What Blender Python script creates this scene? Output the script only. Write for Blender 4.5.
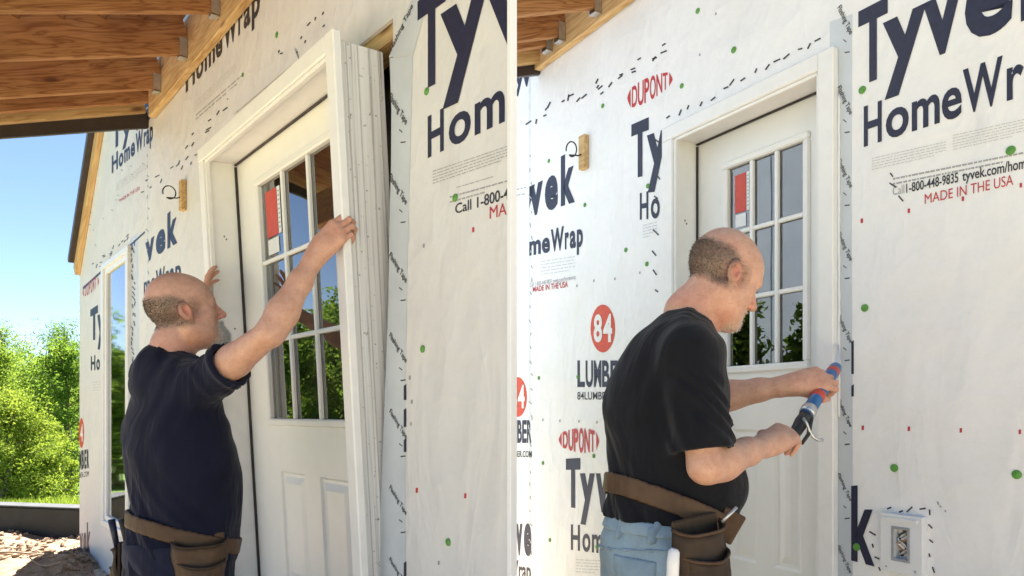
import bpy, bmesh, math, random
import numpy as np
from mathutils import Vector, Matrix
random.seed(7); np.random.seed(7)
R_ = math.radians
for o in list(bpy.data.objects): bpy.data.objects.remove(o)
SC = bpy.context.scene
COL = SC.collection

# ------------------------------------------------------------------ camera
FPX, CX, HZ, EH = 720.0, 512.0, 412.0, 1.24      # focal length in px, principal column, horizon row, eye height
cam_d = bpy.data.cameras.new('camera'); cam = bpy.data.objects.new('camera', cam_d); COL.objects.link(cam)
cam.location = (0, 0, EH); cam.rotation_euler = (R_(90), 0, 0)
cam_d.sensor_width = 36.0; cam_d.lens = 36.0*FPX/1024.0
cam_d.shift_y = (HZ-288.0)/1024.0
cam_d.clip_start = 0.05; cam_d.clip_end = 3000
SC.camera = cam

# ------------------------------------------------------------------ sky, sun, exposure
SUN_AZ, SUN_EL = R_(-7), R_(64)
wd = bpy.data.worlds.new('World'); SC.world = wd; wd.use_nodes = True
nt = wd.node_tree; nt.nodes.clear()
sky = nt.nodes.new('ShaderNodeTexSky'); sky.sky_type = 'NISHITA'; sky.sun_disc = False
sky.sun_elevation = SUN_EL; sky.sun_rotation = SUN_AZ
sky.air_density = 0.8; sky.dust_density = 0.5; sky.ozone_density = 1.0; sky.altitude = 2500
bg = nt.nodes.new('ShaderNodeBackground'); bg.inputs[1].default_value = 0.05
wo = nt.nodes.new('ShaderNodeOutputWorld')
nt.links.new(sky.outputs[0], bg.inputs[0]); nt.links.new(bg.outputs[0], wo.inputs[0])
sd = bpy.data.lights.new('sun', 'SUN'); so = bpy.data.objects.new('sun', sd); COL.objects.link(so)
sd.energy = 5.0; sd.angle = R_(0.53); sd.color = (1.0, 0.96, 0.91)
sdir = Vector((math.sin(SUN_AZ)*math.cos(SUN_EL), math.cos(SUN_AZ)*math.cos(SUN_EL), math.sin(SUN_EL)))
so.rotation_euler = sdir.to_track_quat('Z', 'Y').to_euler(); so.location = sdir*30
SC.view_settings.view_transform = 'Standard'; SC.view_settings.look = 'None'
SC.view_settings.exposure = 2.40; SC.view_settings.gamma = 1.0; SC.view_settings.use_curve_mapping = False
SC.render.engine = 'CYCLES'
SC.cycles.max_bounces = 6; SC.cycles.diffuse_bounces = 4; SC.cycles.glossy_bounces = 3; SC.cycles.transparent_max_bounces = 10

# ------------------------------------------------------------------ helpers: objects
def prop(o, label=None, cat=None, group=None, kind=None):
    if label: o['label'] = label
    if cat: o['category'] = cat
    if group: o['group'] = group
    if kind: o['kind'] = kind
    return o
def empty(name, mat=None, label=None, cat=None, group=None):
    o = bpy.data.objects.new(name, None); COL.objects.link(o); o.empty_display_size = 0.1
    if mat is not None: o.matrix_world = mat
    return prop(o, label, cat, group)
def mobj(name, verts, faces, mat, parent=None, smooth=False, mats=None):
    me = bpy.data.meshes.new(name)
    if isinstance(verts, np.ndarray): verts = verts.tolist()
    me.from_pydata(verts, [], faces); me.update()
    if mats:
        for m in mats: me.materials.append(m)
    elif mat is not None: me.materials.append(mat)
    if smooth: me.polygons.foreach_set('use_smooth', [True]*len(me.polygons))
    o = bpy.data.objects.new(name, me); COL.objects.link(o)
    if parent is not None: o.parent = parent
    return o
class MB:
    def __init__(s): s.v = []; s.f = []
    def add(s, v, f):
        b = len(s.v); s.v += [tuple(p) for p in v]; s.f += [tuple(i+b for i in q) for q in f]; return s
    def box(s, x0, x1, y0, y1, z0, z1, c=0.0, M=None):
        x0, x1 = min(x0, x1), max(x0, x1); y0, y1 = min(y0, y1), max(y0, y1); z0, z1 = min(z0, z1), max(z0, z1)
        c = min(c, (x1-x0)*.45, (y1-y0)*.45, (z1-z0)*.45)
        if c <= 0:
            v = [(x, y, z) for x in (x0, x1) for y in (y0, y1) for z in (z0, z1)]
            f = [(0,1,3,2), (4,6,7,5), (0,4,5,1), (2,3,7,6), (0,2,6,4), (1,5,7,3)]
        else:
            v = []; idx = {}
            X = (x0, x1); Y = (y0, y1); Z = (z0, z1); sg = (1, -1)
            for i in (0, 1):
                for j in (0, 1):
                    for k in (0, 1):
                        idx[i,j,k,0] = len(v); v.append((X[i], Y[j]+sg[j]*c, Z[k]+sg[k]*c))
                        idx[i,j,k,1] = len(v); v.append((X[i]+sg[i]*c, Y[j], Z[k]+sg[k]*c))
                        idx[i,j,k,2] = len(v); v.append((X[i]+sg[i]*c, Y[j]+sg[j]*c, Z[k]))
            f = []
            q = [(0,0), (1,0), (1,1), (0,1)]
            for i in (0, 1):
                a = [idx[i,j,k,0] for j, k in q]; f.append(a if i else a[::-1])
                a = [idx[j,i,k,1] for k, j in q]; f.append(a if i else a[::-1])
                a = [idx[j,k,i,2] for j, k in q]; f.append(a if i else a[::-1])
            for j in (0, 1):
                for k in (0, 1):
                    for (A, B, ax) in (((0,j,k),(1,j,k),(1,2)), ((j,0,k),(j,1,k),(0,2)), ((j,k,0),(j,k,1),(0,1))):
                        f.append((idx[A+(ax[0],)], idx[B+(ax[0],)], idx[B+(ax[1],)], idx[A+(ax[1],)]))
                    for i in (0, 1): pass
            for i in (0, 1):
                for j in (0, 1):
                    for k in (0, 1): f.append((idx[i,j,k,0], idx[i,j,k,1], idx[i,j,k,2]))
        if M is not None: v = [tuple(M @ Vector(p)) for p in v]
        return s.add(v, f)
    def tube(s, pts, rads, n=8, cap=True):
        pts = [Vector(p) for p in pts]
        if not hasattr(rads, '__len__'): rads = [rads]*len(pts)
        v = []; f = []
        ref = Vector((0, 0, 1))
        d0 = (pts[1]-pts[0]).normalized()
        if abs(d0.dot(ref)) > .9: ref = Vector((1, 0, 0))
        a = d0.cross(ref).normalized()
        for i, p in enumerate(pts):
            d = (pts[min(i+1, len(pts)-1)]-pts[max(i-1, 0)]).normalized()
            a = (a-d*a.dot(d)).normalized(); b = d.cross(a)
            for k in range(n):
                t = 2*math.pi*k/n; v.append(p+(a*math.cos(t)+b*math.sin(t))*rads[i])
        for i in range(len(pts)-1):
            for k in range(n):
                f.append((i*n+k, i*n+(k+1) % n, (i+1)*n+(k+1) % n, (i+1)*n+k))
        if cap:
            f.append(tuple(range(n))[::-1]); f.append(tuple((len(pts)-1)*n+k for k in range(n)))
        return s.add(v, f)
    def prism(s, poly, y0, y1):           # polygon in x,z extruded along y
        n = len(poly)
        v = [(x, y0, z) for x, z in poly]+[(x, y1, z) for x, z in poly]
        f = [tuple(range(n)), tuple(range(2*n-1, n-1, -1))]+[(i, i+n, (i+1) % n+n, (i+1) % n) for i in range(n)]
        return s.add(v, f)
    def build(s, name, mat, parent=None, smooth=False, fix=True):
        o = mobj(name, s.v, s.f, mat, parent, smooth)
        if fix:
            bm = bmesh.new(); bm.from_mesh(o.data); bmesh.ops.recalc_face_normals(bm, faces=bm.faces); bm.to_mesh(o.data); bm.free()
        return o
def board(name, parent, p0, p1, wid, hei, mat, up=(0, 0, 1), c=.003, ext=0):
    """a sawn board: local x runs along its length so that the grain follows it"""
    p0, p1 = Vector(p0), Vector(p1); d = (p1-p0); L = d.length; x = d.normalized(); u = Vector(up)
    y = u.cross(x).normalized(); z = x.cross(y)
    o = MB().box(-L/2-ext, L/2+ext, -wid/2, wid/2, -hei/2, hei/2, c).build(name, mat, parent)
    M = Matrix((x, y, z)).transposed().to_4x4(); M.translation = (p0+p1)/2
    o.matrix_local = M
    return o

# ------------------------------------------------------------------ helpers: wall frames
class Frame:
    """a vertical wall plane: s runs along it towards the camera, h is height, o is how far in front of the wall.
    local axes of an Empty in this frame: x = s, y = into the house, z = up"""
    def __init__(f, vp, px, z, o=0.0):
        d = ((vp-CX)/FPX, 1.0); l = math.hypot(*d); f.u = (-d[0]/l, -d[1]/l); f.n = (f.u[1], -f.u[0])
        if f.n[0] > 0: f.n = (-f.n[0], -f.n[1])
        X, Y = (px-CX)/FPX*z, z
        f.P = (X-f.n[0]*o, Y-f.n[1]*o)
        f.M = Matrix(((f.u[0], -f.n[0], 0, f.P[0]), (f.u[1], -f.n[1], 0, f.P[1]), (0, 0, 1, 0), (0, 0, 0, 1)))
    def z(f, x, o=0.0):
        rx = (x-CX)/FPX
        return (o+f.P[0]*f.n[0]+f.P[1]*f.n[1])/(rx*f.n[0]+f.n[1])
    def sh(f, x, y, o=0.0):
        rx = (x-CX)/FPX; t = f.z(x, o)
        return ((t*rx-f.P[0])*f.u[0]+(t-f.P[1])*f.u[1], EH+(HZ-y)/FPX*t)
    def s(f, x, o=0.0): return f.sh(x, 0, o)[0]
    def w(f, s, h, o=0.0): return Vector((f.P[0]+f.u[0]*s+f.n[0]*o, f.P[1]+f.u[1]*s+f.n[1]*o, h))
LW = Frame(-90, 325, FPX/314.0, .18)
RW = Frame(85, 833, FPX/300.0, .03)
def P(x, y, z): return Vector(((x-CX)/FPX*z, z, EH+(HZ-y)/FPX*z))

# ------------------------------------------------------------------ helpers: materials
def newmat(name):
    m = bpy.data.materials.new(name); m.use_nodes = True
    t = m.node_tree; b = t.nodes['Principled BSDF']; return m, t, b
def N(t, typ, **kw):
    n = t.nodes.new(typ)
    for k, v in kw.items():
        if hasattr(n, k): setattr(n, k, v)
    return n
def noise(t, vec, scale, detail=4, rough=.55, dist=0.0):
    n = N(t, 'ShaderNodeTexNoise'); n.inputs['Scale'].default_value = scale; n.inputs['Detail'].default_value = detail
    n.inputs['Roughness'].default_value = rough; n.inputs['Distortion'].default_value = dist
    if vec is not None: t.links.new(vec, n.inputs['Vector'])
    return n
def ramp(t, fac, stops):
    r = N(t, 'ShaderNodeValToRGB'); e = r.color_ramp.elements
    while len(e) < len(stops): e.new(.5)
    for i, (p, c) in enumerate(stops):
        e[i].position = p; e[i].color = (*c, 1) if len(c) == 3 else c
    t.links.new(fac, r.inputs[0]); return r
def coords(t, scale=(1, 1, 1), rnd=False, kind='Object'):
    tc = N(t, 'ShaderNodeTexCoord'); v = tc.outputs[kind]
    if rnd:
        oi = N(t, 'ShaderNodeObjectInfo'); ml = N(t, 'ShaderNodeMath', operation='MULTIPLY'); ml.inputs[1].default_value = 23.0
        t.links.new(oi.outputs['Random'], ml.inputs[0])
        va = N(t, 'ShaderNodeVectorMath', operation='ADD'); t.links.new(v, va.inputs[0]); t.links.new(ml.outputs[0], va.inputs[1]); v = va.outputs[0]
    mp = N(t, 'ShaderNodeMapping'); mp.inputs['Scale'].default_value = scale; t.links.new(v, mp.inputs[0])
    return mp.outputs[0]
def bump(t, b, h, strength, dist, prev=None):
    n = N(t, 'ShaderNodeBump'); n.inputs['Strength'].default_value = strength; n.inputs['Distance'].default_value = dist
    t.links.new(h, n.inputs['Height'])
    if prev is not None: t.links.new(prev.outputs[0], n.inputs['Normal'])
    t.links.new(n.outputs[0], b.inputs['Normal']); return n
def mixc(t, fac, a, b, blend='MIX'):
    m = N(t, 'ShaderNodeMix', data_type='RGBA', blend_type=blend)
    for i, s in ((6, a), (7, b)):
        if hasattr(s, 'is_linked') or hasattr(s, 'links'): t.links.new(s, m.inputs[i])
        else: m.inputs[i].default_value = (*s, 1) if len(s) == 3 else s
    if isinstance(fac, (int, float)): m.inputs[0].default_value = fac
    else: t.links.new(fac, m.inputs[0])
    return m.outputs[2]
def plain(name, col, rough=.6, var=.12, scale=30, metal=0.0, bmp=0.0, spec=.5):
    m, t, b = newmat(name); c = coords(t)
    n = noise(t, c, scale, 5)
    lo = tuple(x*(1-var) for x in col); hi = tuple(min(1, x*(1+var)) for x in col)
    r = ramp(t, n.outputs[0], [(.3, lo), (.7, hi)])
    t.links.new(r.outputs[0], b.inputs['Base Color']); b.inputs['Roughness'].default_value = rough; b.inputs['Metallic'].default_value = metal
    b.inputs['Specular IOR Level'].default_value = spec
    if bmp: bump(t, b, n.outputs[0], bmp, .004)
    return m
def wood(name, a, b_, c_, scale=1.0, rough=.7, knots=True):
    m, t, b = newmat(name)
    v = coords(t, (1, 1, 1), rnd=True)
    mp = N(t, 'ShaderNodeMapping'); mp.inputs['Scale'].default_value = (.55*scale, 5*scale, 5*scale); t.links.new(v, mp.inputs[0])
    n1 = noise(t, mp.outputs[0], 2.2, 3, .5, .6)
    mul = N(t, 'ShaderNodeMath', operation='MULTIPLY'); mul.inputs[1].default_value = 16; t.links.new(n1.outputs[0], mul.inputs[0])
    fr = N(t, 'ShaderNodeMath', operation='PINGPONG'); fr.inputs[1].default_value = 1; t.links.new(mul.outputs[0], fr.inputs[0])
    mp2 = N(t, 'ShaderNodeMapping'); mp2.inputs['Scale'].default_value = (2.0, 60, 60); t.links.new(v, mp2.inputs[0])
    n2 = noise(t, mp2.outputs[0], 2.0, 4, .6)
    r1 = ramp(t, fr.outputs[0], [(0.0, b_), (.55, a), (1.0, a)])
    r2 = ramp(t, n2.outputs[0], [(.35, (.72, .66, .6)), (.62, (1, 1, 1))])
    col = mixc(t, .8, r1.outputs[0], r2.outputs[0], 'MULTIPLY')
    n3 = noise(t, v, 3.5, 3, .5)
    r3 = ramp(t, n3.outputs[0], [(.38, c_), (.62, (1, 1, 1))])
    col = mixc(t, .55, col, r3.outputs[0], 'MULTIPLY')
    if knots:
        mp3 = N(t, 'ShaderNodeMapping'); mp3.inputs['Scale'].default_value = (2.2, 7, 7); t.links.new(v, mp3.inputs[0])
        vo = N(t, 'ShaderNodeTexVoronoi'); vo.inputs['Scale'].default_value = 1.0; t.links.new(mp3.outputs[0], vo.inputs['Vector'])
        rk = ramp(t, vo.outputs['Distance'], [(.05, (.2, .11, .06)), (.13, (1, 1, 1))])
        col = mixc(t, .8, col, rk.outputs[0], 'MULTIPLY')
    t.links.new(col, b.inputs['Base Color']); b.inputs['Roughness'].default_value = rough
    bump(t, b, n2.outputs[0], .25, .003)
    return m
def mat_wrap(name, col):
    """spun-bonded sheet: faint fibre mottle, long soft creases"""
    m, t, b = newmat(name); c = coords(t)
    f = noise(t, c, 260, 3, .7); g = noise(t, c, 3.0, 4, .6); h = noise(t, c, 34, 4, .65)
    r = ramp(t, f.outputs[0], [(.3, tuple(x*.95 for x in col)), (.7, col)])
    r2 = ramp(t, g.outputs[0], [(.3, (.955, .95, .94)), (.62, (1, 1, 1))])
    r3 = ramp(t, h.outputs[0], [(.30, (.97, .97, .965)), (.55, (1, 1, 1))])
    cc = mixc(t, 1.0, r.outputs[0], r2.outputs[0], 'MULTIPLY'); cc = mixc(t, 1.0, cc, r3.outputs[0], 'MULTIPLY')
    t.links.new(cc, b.inputs['Base Color']); b.inputs['Roughness'].default_value = .5; b.inputs['Specular IOR Level'].default_value = .35
    mp = N(t, 'ShaderNodeMapping'); mp.inputs['Scale'].default_value = (2.2, 1, .9); mp.inputs['Rotation'].default_value = (0, R_(25), 0); t.links.new(c, mp.inputs[0])
    w1 = noise(t, mp.outputs[0], 1.9, 3, .5, 1.0)
    rr = ramp(t, w1.outputs[0], [(.40, (0, 0, 0)), (.5, (1, 1, 1)), (.58, (.25, .25, .25)), (.75, (.5, .5, .5))])
    b1 = bump(t, b, rr.outputs[0], .13, .014)
    w3 = noise(t, mp.outputs[0], .9, 3, .5, 1.8); b15 = bump(t, b, w3.outputs[0], .35, .06, b1)
    nd = noise(t, c, 5, 3, .55); vm = N(t, 'ShaderNodeVectorMath', operation='MULTIPLY_ADD'); vm.inputs[1].default_value = (.16, .16, .16); t.links.new(nd.outputs['Color'], vm.inputs[0]); t.links.new(c, vm.inputs[2])
    for sc_, st_ in ((4.5, .42), (12, .30)):          # crumple facets
        vo = N(t, 'ShaderNodeTexVoronoi'); vo.inputs['Scale'].default_value = sc_; t.links.new(vm.outputs[0], vo.inputs['Vector']); b15 = bump(t, b, vo.outputs['Distance'], st_, .022/sc_*4, b15)
    b2 = bump(t, b, h.outputs[0], .10, .003, b15)
    return m
WRAP_L = mat_wrap('house_wrap_left', (.735, .722, .705)); WRAP_R = mat_wrap('house_wrap_right', (.87, .86, .855))  # same sheet in two tones: wall brightness put into the colour
NAVY = plain('navy_print', (.017, .019, .048), .5, .25, 60); INK = plain('black_print', (.03, .03, .04), .5, .2, 60)
REDINK = plain('red_print', (.50, .035, .04), .5, .15, 60); GREYINK = plain('grey_print', (.36, .36, .37), .5, .15, 60)
LIGHTINK = plain('pale_grey_print', (.55, .55, .55), .5, .1, 60)
ORANGERED = plain('orange_red_print', (.62, .07, .03), .5, .12, 60); WHITEINK = plain('white_print', (.8, .79, .77), .5, .05, 60)
TAPE = plain('flashing_tape', (.56, .60, .63), .32, .05, 9, bmp=.1); TAPE2 = plain('seam_tape', (.70, .71, .71), .4, .08, 20, bmp=.2)
GREEN = plain('green_cap', (.10, .30, .045), .45, .12, 60)
PINE = wood('rafter_pine', (.50, .255, .092), (.30, .12, .038), (.66, .52, .44), 1.5)
PINE_PALE = wood('pale_pine', (.68, .47, .22), (.54, .33, .13), (.8, .72, .62))
PINE_DARK = wood('deck_board_wood', (.30, .145, .06), (.18, .08, .03), (.6, .5, .42))
PAINT = plain('door_white_paint', (.80, .79, .76), .38, .02, 14, bmp=.03)
TRIMW = plain('primed_trim', (.80, .79, .77), .5, .03, 18, bmp=.05)
METAL = plain('galvanised_steel', (.55, .56, .57), .38, .12, 40, metal=.9)
DARKMETAL = plain('dark_bronze_metal', (.045, .035, .033), .4, .15, 20)
RUBBER = plain('dark_rubber', (.03, .024, .022), .6, .2, 40)
PLASTIC = plain('white_plastic', (.78, .78, .78), .3, .02, 20)
BOUNCE_BLUE = plain('bounce_board_blue', (.50, .585, .70), .7, .06, 10)  # added unseen reflector: bounces sky-like blue at the right wall and its panes
ROOM_SHADE = plain('painted_room_shade', (.075, .055, .042), .9, .2, 4)  # dark colour carries the shade of an unlit interior
def mat_jamb():
    m, t, b = newmat('grimy_primed_jamb'); c = coords(t, (1, 1, 1))
    mp = N(t, 'ShaderNodeMapping'); mp.inputs['Scale'].default_value = (60, 75, 1.2); t.links.new(c, mp.inputs[0])
    n = noise(t, mp.outputs[0], 1.0, 4, .6)
    r = ramp(t, n.outputs[0], [(.30, (.36, .34, .33)), (.43, (.68, .67, .65)), (.62, (.80, .79, .77))])
    n2 = noise(t, c, 42, 3, .6); r2 = ramp(t, n2.outputs[0], [(.30, (.35, .33, .32)), (.36, (1, 1, 1))])
    t.links.new(mixc(t, 1, r.outputs[0], r2.outputs[0], 'MULTIPLY'), b.inputs['Base Color']); b.inputs['Roughness'].default_value = .55
    return m
JAMB = mat_jamb()
def mat_glass(name, tint=(.9, .93, .92), base=.12, rough=.0):
    m, t, b = newmat(name); t.nodes.remove(b)
    tr = N(t, 'ShaderNodeBsdfTransparent'); tr.inputs[0].default_value = (*tint, 1)
    gl = N(t, 'ShaderNodeBsdfGlossy'); gl.inputs['Roughness'].default_value = rough
    fr = N(t, 'ShaderNodeFresnel'); fr.inputs[0].default_value = 1.52
    m1 = N(t, 'ShaderNodeMath', operation='MULTIPLY_ADD'); m1.inputs[1].default_value = 1.7; m1.inputs[2].default_value = base; m1.use_clamp = True
    t.links.new(fr.outputs[0], m1.inputs[0])
    mx = N(t, 'ShaderNodeMixShader'); t.links.new(m1.outputs[0], mx.inputs[0]); t.links.new(tr.outputs[0], mx.inputs[1]); t.links.new(gl.outputs[0], mx.inputs[2])
    nz = noise(t, coords(t), 3.0, 2); bp = N(t, 'ShaderNodeBump'); bp.inputs['Strength'].default_value = .02; bp.inputs['Distance'].default_value = .02
    t.links.new(nz.outputs[0], bp.inputs['Height']); t.links.new(bp.outputs[0], gl.inputs['Normal'])
    t.links.new(mx.outputs[0], t.nodes['Material Output'].inputs[0]); return m
GLASS = mat_glass('window_glass'); GLASS_LOWE = mat_glass('coated_glass', (.5, .68, .66), .2, .035)
# ------------------------------------------------------------------ helpers: printed lettering
_gc = {}
def glyphs(txt, bold):
    k = (txt, bold)
    if k in _gc: return _gc[k]
    cu = bpy.data.curves.new('t', 'FONT'); cu.body = txt; cu.size = 1.0; cu.offset = bold; cu.resolution_u = 4; cu.dimensions = '2D'; cu.fill_mode = 'FRONT'
    ob = bpy.data.objects.new('t', cu); COL.objects.link(ob)
    dg = bpy.context.evaluated_depsgraph_get(); me = bpy.data.meshes.new_from_object(ob.evaluated_get(dg))
    v = np.array([q.co[:] for q in me.vertices]); f = [tuple(p.vertices) for p in me.polygons]
    bpy.data.objects.remove(ob); bpy.data.curves.remove(cu); bpy.data.meshes.remove(me)
    _gc[k] = (v, f); return _gc[k]
CAPH = glyphs('H', 0.0)[0][:, 1].max()
def finish_print(name, v, f, mat, parent, clip=None):
    o = mobj(name, v, f, mat, parent)
    if clip:
        bm = bmesh.new(); bm.from_mesh(o.data)
        for s, sg in ((clip[0], -1), (clip[1], 1)):
            if s is None: continue
            bmesh.ops.bisect_plane(bm, geom=bm.verts[:]+bm.edges[:]+bm.faces[:], plane_co=(s, 0, 0), plane_no=(sg, 0, 0), clear_outer=True)
        bm.to_mesh(o.data); bm.free()
    return o
LIFT = [0]
def word(fr, parent, spans, base, cap, mat, bold=.02, clip=None, name='lettering', o=.0, arch=0.0):
    """print on wall fr. spans: [(text, x0, x1)] in photo columns; base/cap: ((x,y),(x,y)) lines of the baseline and of the capital tops"""
    LIFT[0] = (LIFT[0]+1) % 7
    lift = .0012+.00012*LIFT[0]
    V = []; F = []
    ln = lambda l, x: l[0][1]+(l[1][1]-l[0][1])*(x-l[0][0])/(l[1][0]-l[0][0])
    for txt, x0, x1 in spans:
        g, f = glyphs(txt, bold); a, b = g[:, 0].min(), g[:, 0].max(); off = len(V)
        for q in g:
            t = (q[0]-a)/(b-a); x = x0+(x1-x0)*t
            yb, yc = ln(base, x), ln(cap, x); y = yb+(yc-yb)*q[1]/CAPH
            if arch: y += (yc-yb)*arch*(1-(2*(x-spans[0][1])/(spans[-1][2]-spans[0][1])-1)**2)*(q[1]/CAPH-.5)
            s, h = fr.sh(x, y, o); V.append((s, -(o+lift), h))
        F += [tuple(i+off for i in p) for p in f]
    c = None
    if clip: c = tuple(None if q is None else fr.s(q, o) for q in clip)
    return finish_print(name, V, F, mat, parent, c)
def tag_text(parent, txt, s, h, size, ang, mat, o=.0, bold=.01, name='lettering'):
    """small print placed at (s,h) on a wall, turned by ang"""
    LIFT[0] = (LIFT[0]+1) % 7
    g, f = glyphs(txt, bold); ca, sa = math.cos(ang), math.sin(ang); k = size/CAPH
    V = [(s+(q[0]*ca-q[1]*sa)*k, -(o+.0016+.00012*LIFT[0]), h+(q[0]*sa+q[1]*ca)*k) for q in g]
    return mobj(name, V, f, mat, parent)
def flat(parent, pts, mat, name, lift=.0012):
    """flat printed polygon, pts in (s,h)"""
    return mobj(name, [(s, -lift, h) for s, h in pts], [tuple(range(len(pts)))], mat, parent)
def quadpx(fr, parent, pts, mat, name, lift=.0012, o=0.0):
    return mobj(name, [(q[0], -(o+lift), q[1]) for q in (fr.sh(x, y, o) for x, y in pts)], [tuple(range(len(pts)))], mat, parent)
def ellpx(fr, parent, cx, cy, rx, ry, mat, name, lift=.0012, n=28, tilt=0.0):
    return quadpx(fr, parent, [(cx+rx*math.cos(2*math.pi*k/n), cy+ry*math.sin(2*math.pi*k/n)+tilt*rx*math.cos(2*math.pi*k/n)) for k in range(n)], mat, name, lift)
def fineprint(fr, parent, x0, x1, ya, yb, slope, rows, mat, hgt=1.1, seed=1, name='fine_print'):
    """rows of print too small to read: broken hairlines of word length"""
    rg = random.Random(seed); V = []; F = []
    for r in range(rows):
        y0 = ya+(yb-ya)*r/max(1, rows-1); x = x0; end = x1 if r < rows-1 else x0+(x1-x0)*rg.uniform(.5, .95)
        while x < end:
            w = rg.uniform(1.6, 6.0); e = min(x+w, end)
            q = [(x, y0+slope*(x-x0)), (e, y0+slope*(e-x0))]
            p = [fr.sh(q[0][0], q[0][1]), fr.sh(q[1][0], q[1][1]), fr.sh(q[1][0], q[1][1]-hgt), fr.sh(q[0][0], q[0][1]-hgt)]
            b = len(V); V += [(s, -.0013, h) for s, h in p]; F.append((b, b+1, b+2, b+3)); x = e+rg.uniform(.7, 1.2)
    return prop(mobj(name, V, F, mat, parent), kind='stuff')
def cap_disc(fr, parent, x, y, r=.013):
    s, h = fr.sh(x, y)
    n = 16; v = []; f = []
    for k, (rr, o) in enumerate(((r, .0008), (r, .003), (r*.8, .0042), (r*.42, .0036), (r*.3, .0052))):
        v += [(s+rr*math.cos(2*math.pi*i/n), -o, h+rr*math.sin(2*math.pi*i/n)) for i in range(n)]
        if k: f += [((k-1)*n+i, (k-1)*n+(i+1) % n, k*n+(i+1) % n, k*n+i) for i in range(n)]
    f.append(tuple(4*n+i for i in range(n)))
    o = mobj('cap_fastener', v, f, GREEN, parent, True); return o
def ticks(fr, parent, pts, mat, w=2.4, hgt=4.5, name='print_mark'):
    for x, y in pts: quadpx(fr, parent, [(x-w/2, y-hgt/2), (x+w/2, y-hgt/2-.4), (x+w/2, y+hgt/2-.4), (x-w/2, y+hgt/2)], mat, name)
def dashes(fr, parent, p0, p1, n, mat, ln=9, ang=-.9, seed=3, name='seam_tape_print', jit=2.5, wid=1.5):
    """row of short slanted tape prints along a seam (one printed strip)"""
    rg = random.Random(seed); V = []; F = []
    for i in range(n):
        t = (i+.5)/n; x = p0[0]+(p1[0]-p0[0])*t+rg.uniform(-jit, jit); y = p0[1]+(p1[1]-p0[1])*t+rg.uniform(-jit, jit)
        a = ang+rg.uniform(-.5, .5); l = ln*rg.uniform(.45, 1); dx, dy = math.cos(a)*l/2, math.sin(a)*l/2; nx, ny = -math.sin(a)*wid/2, math.cos(a)*wid/2
        b = len(V)
        for (X, Y) in ((x-dx-nx, y-dy-ny), (x+dx-nx, y+dy-ny), (x+dx+nx, y+dy+ny), (x-dx+nx, y-dy+ny)):
            s, h = fr.sh(X, Y); V.append((s, -.0017, h))
        F.append((b, b+1, b+2, b+3))
    return prop(mobj(name, V, F, mat, parent), kind='stuff')

def wall_sheet(name, sb, hb, top, holes, thick, mat, parent):
    """wall face with openings: sb/hb are breaks along and up the wall, top(s) its upper edge"""
    sb = sorted(set(sb)); hb = sorted(set(hb)); v = []; f = []; idx = {}
    def vi(s, h):
        k = (round(s, 4), round(h, 4))
        if k not in idx: idx[k] = len(v); v.append((s, 0, h))
        return idx[k]
    for a, b in zip(sb, sb[1:]):
        for i in range(len(hb)):
            lo = hb[i]; hi = hb[i+1] if i+1 < len(hb) else None
            if hi is not None and any(x0 <= (a+b)/2 <= x1 and y0 <= (lo+hi)/2 <= y1 for x0, x1, y0, y1 in holes): continue
            if hi is None: f.append((vi(a, lo), vi(b, lo), vi(b, top(b)), vi(a, top(a))))
            else: f.append((vi(a, lo), vi(b, lo), vi(b, hi), vi(a, hi)))
    o = mobj(name, v, f, mat, parent)
    md = o.modifiers.new('thickness', 'SOLIDIFY'); md.thickness = thick; md.offset = -1
    return o

# ------------------------------------------------------------------ ground
def gz(x, y):
    """lie of the land: level by the house, dropping away behind the low black wall, hill beyond"""
    d = np.hypot(x, y)
    fall = -2.6*np.clip((d-9.5)/22, 0, 1)**1.3
    hill = 13*np.clip((d-60)/170, 0, 1)**1.4
    return fall+hill
def mat_ground():
    m, t, b = newmat('dirt_and_grass'); c = coords(t)
    g = N(t, 'ShaderNodeNewGeometry'); ln = N(t, 'ShaderNodeVectorMath', operation='LENGTH'); t.links.new(g.outputs['Position'], ln.inputs[0])
    n1 = noise(t, c, 2.2, 6, .65); n2 = noise(t, c, 22, 5, .7); n3 = noise(t, c, .35, 4, .6)
    dirt = ramp(t, n1.outputs[0], [(.3, (.36, .265, .175)), (.5, (.50, .40, .285)), (.72, (.62, .53, .41))])
    d2 = ramp(t, n2.outputs[0], [(.3, (.62, .58, .53)), (.6, (1, 1, 1))])
    dc = mixc(t, .9, dirt.outputs[0], d2.outputs[0], 'MULTIPLY')
    gr = ramp(t, n2.outputs[0], [(.25, (.045, .085, .015)), (.55, (.10, .17, .03)), (.8, (.19, .24, .06))])
    ad = N(t, 'ShaderNodeMath', operation='MULTIPLY_ADD'); ad.inputs[1].default_value = 5.0; t.links.new(n3.outputs[0], ad.inputs[0]); t.links.new(ln.outputs['Value'], ad.inputs[2])
    mr = N(t, 'ShaderNodeMapRange'); mr.inputs[1].default_value = 10.5; mr.inputs[2].default_value = 12.5; t.links.new(ad.outputs[0], mr.inputs[0])
    t.links.new(mixc(t, mr.outputs[0], dc, gr.outputs[0]), b.inputs['Base Color']); b.inputs['Roughness'].default_value = .95
    b1 = bump(t, b, n1.outputs[0], .6, .05); bump(t, b, n2.outputs[0], .6, .02, b1)
    return m
xs = np.concatenate([-np.geomspace(900, 8.2, 42), np.linspace(-8, 8, 81), np.geomspace(8.2, 900, 42)])
gx, gy = np.meshgrid(xs, xs, indexing='ij')
lump = .02*np.sin(gx*3.1+1.3*np.sin(gy*2.3))*np.sin(gy*2.7+gx)
gzz = gz(gx, gy)+lump*(np.hypot(gx, gy) < 12)
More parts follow.
